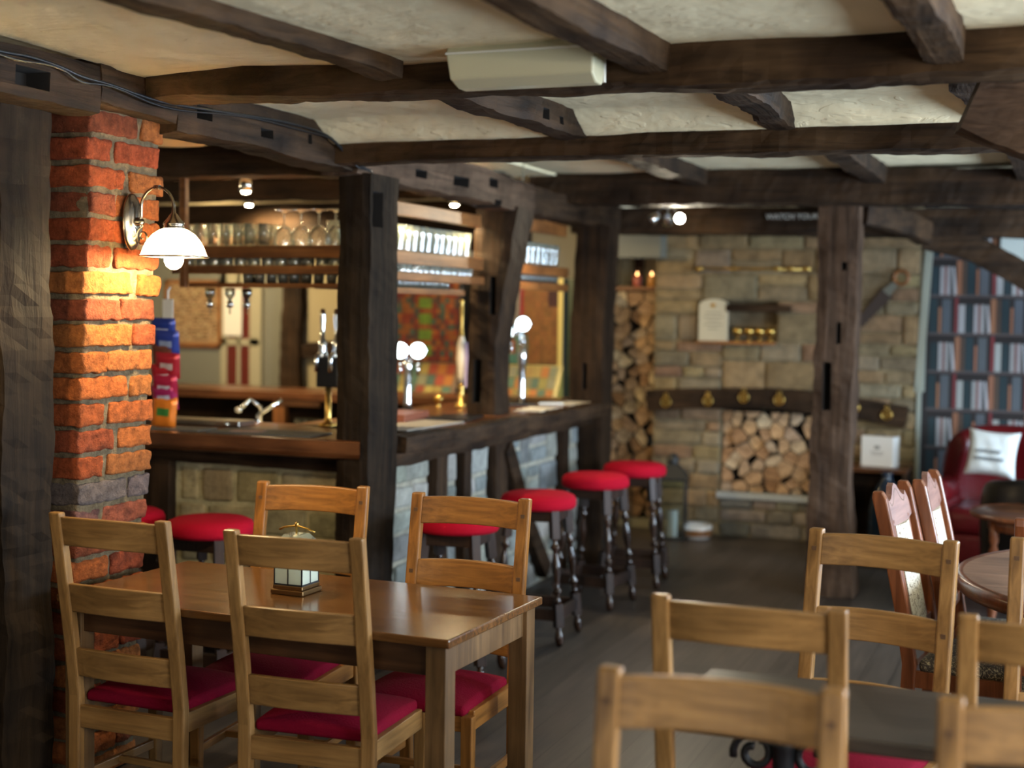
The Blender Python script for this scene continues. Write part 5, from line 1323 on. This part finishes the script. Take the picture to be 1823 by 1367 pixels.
structure(MB().box(-6.18, -5.3, 10.965, 11.0, 0, 2.5).build('trim_5', plain('warm_cream_paint', (.34, .29, .18), .8)))
timber('far_wall_post', [(-6.33, 10.93, 0), (-6.32, 10.93, 1.4), (-6.28, 10.93, 2.5)], 'crooked dark brown post on the far wall beside the cream door', M['beam_z'], .19, .12, up=(0, 1, 0), seed=81, cat='post', amp=.02)
timber('far_wall_brace', [(-6.2, 10.93, 1.33), (-5.8, 10.93, 1.36), (-5.4, 10.93, 1.40)], 'dark curved rail across the cream far wall behind the beer taps', M['beam_x'], .1, .13, seed=82, cat='timber', amp=.01)
# fruit machines
def machine(lab, x0, x1, y, cols, cell, gold, seed):
    w_ = x1-x0; t = thing('fruit_machine', lab, 'fruit machine', ((x0+x1)/2, y+.3, 0)); r = random.Random(seed)
    MB().box(-w_/2, w_/2, -.25, .25, 0, 1.95).build('cabinet', M['black'], t, bevel=.01)
    mb = MB(); nx_ = int(w_/cell); nz_ = int(.62/cell)
    for j in range(nz_):
        for i in range(nx_):
            cc_ = cols(i, j, nx_, nz_, r)
            mb.box(-w_/2+.03+i*(w_-.06)/nx_, -w_/2+.03+(i+1)*(w_-.06)/nx_-.004, -.258, -.252, 1.30+j*.62/nz_, 1.30+(j+1)*.62/nz_-.004, 0, cc_)
    mb.c = [tuple(q*.55 for q in c_) for c_ in mb.c]; mb.build('printed_screen', M['print'], t, tint=True)
    mb = MB()
    for j in range(3):
        for i in range(8):
            cc_ = jit(r.choice([(.45, .16, .03), (.40, .30, .08), (.25, .24, .15), (.35, .06, .03), (.08, .16, .12)]), .2, r)
            z = 1.03+j*.085; y_ = -.42+j*.05; mb.add([(-w_/2+.03+i*(w_-.06)/8, y_, z), (-w_/2+.03+(i+1)*(w_-.06)/8-.005, y_, z), (-w_/2+.03+(i+1)*(w_-.06)/8-.005, y_+.048, z+.08), (-w_/2+.03+i*(w_-.06)/8, y_+.048, z+.08)], [(0, 1, 2, 3)], 0, False, cc_)
    mb.c = [tuple(q*.6 for q in c_) for c_ in mb.c]; mb.build('button_panel', M['print'], t, tint=True)
    MB().add([(-w_/2, -.43, 1.0), (w_/2, -.43, 1.0), (w_/2, -.26, 1.29), (-w_/2, -.26, 1.29), (-w_/2, -.25, .8), (w_/2, -.25, .8)], [(0, 1, 2, 3), (4, 5, 1, 0), (0, 3, 4), (1, 5, 2)]).build('console', plain('olive_console', (.30, .24, .05) if gold else (.12, .07, .04), .4), t)
    if gold:
        MB().box(w_/2-.045, w_/2-.01, -.262, -.25, 1.28, 1.95).build('gold_trim', plain('gold_trim', (.55, .42, .12), .4), t); MB().box(w_/2-.01, w_/2+.10, -.2, .2, 0, 1.95).build('side_panel', plain('dark_green_panel', (.03, .04, .015), .5), t)
def c1(i, j, nx_, nz_, r):
    u = i/nx_
    if .38 < u < .6 and (j % 3): return jit((.22, .34, .04), .15, r)
    return jit(r.choice([(.36, .06, .02), (.45, .14, .03), (.30, .05, .03), (.14, .07, .05), (.08, .14, .10), (.40, .12, .03)]), .2, r)
def c2(i, j, nx_, nz_, r):
    u, v = i/nx_, j/nz_
    if v < .32 and u < .45: return jit((.12, .30, .22), .1, r) if (u-.2)**2+(v-.18)**2 > .01 else (.45, .1, .03)
    if .12 < u < .42 and v > .45: return jit((.42, .03, .03), .15, r) if not (.22 < u < .32) else (.35, .3, .25)
    if u > .75 and v > .7: return jit((.08, .02, .02), .2, r)
    return jit((.36, .15, .04), .2, r)
machine('colourful fruit machine with green and orange squares, seen right of the corner post', -5.02, -4.36, 10.1, c1, .04, False, 5)
machine('orange-brown fruit machine with a gold edge, seen right of the middle bar post', -4.10, -3.52, 10.1, c2, .035, True, 6)
structure(MB().box(-5.12, -5.08, 10.3, 10.9, 0, 2.3).build('trim_6', M['cream']))

# spotlight cluster near the far bar post
t = thing('spotlight_cluster', 'ceiling spotlight cluster by the far beam with one head shining at the camera', 'light', (-2.42, 9.0, 2.44))
MB().lathe([(.05, .03), (.05, .01), (.03, 0)], 20).tube([(0, 0, .15), (0, 0, -.04)], .012, 8).build('ceiling_plate', M['chrome'], t)
hd = [((.085, -.02, -.125), (.34, -.94, -.12), True), ((-.095, 0, -.125), (-.8, -.2, -.6), False), ((-.01, .05, -.135), (-.2, .8, -.6), False)]
for (p_, d_, lit) in hd:
    MB().tube([(0, 0, -.03), (p_[0]*.5, p_[1]*.5, -.06), p_], .006, 6).build('stem', M['chrome'], t)
    q = Vector(d_).normalized().to_track_quat('Z', 'Y').to_matrix().to_4x4(); Mx = Matrix.Translation(p_) @ q
    h_ = MB().lathe([(.01, -.05), (.024, -.045), (.032, .0), (.036, .02), (.030, .02)], 18, M=Mx, cap=False).build('lamp_head', M['chrome'], t)
    MB().lathe([(0, .014), (.031, .014)], 18, M=Mx, cap=False).build('lens', glow('lit_lens' if lit else 'unlit_lens', (1, .93, .72) if lit else (.6, .7, .9), 60 if lit else .35), h_)  # lenses of the other heads also glow, faintly bluish
l = spot('cluster_spot', (.10, -.05, -.13), Vector((1.2, -3.4, -.9)), 30, (1, .88, .66), 1.9, .03); l.parent = t
l = spot('fireplace_spot', (.0, .07, -.15), Vector((.1, 1.65, -1.25)), 8, WARM2, 2.0, .03); l.parent = t
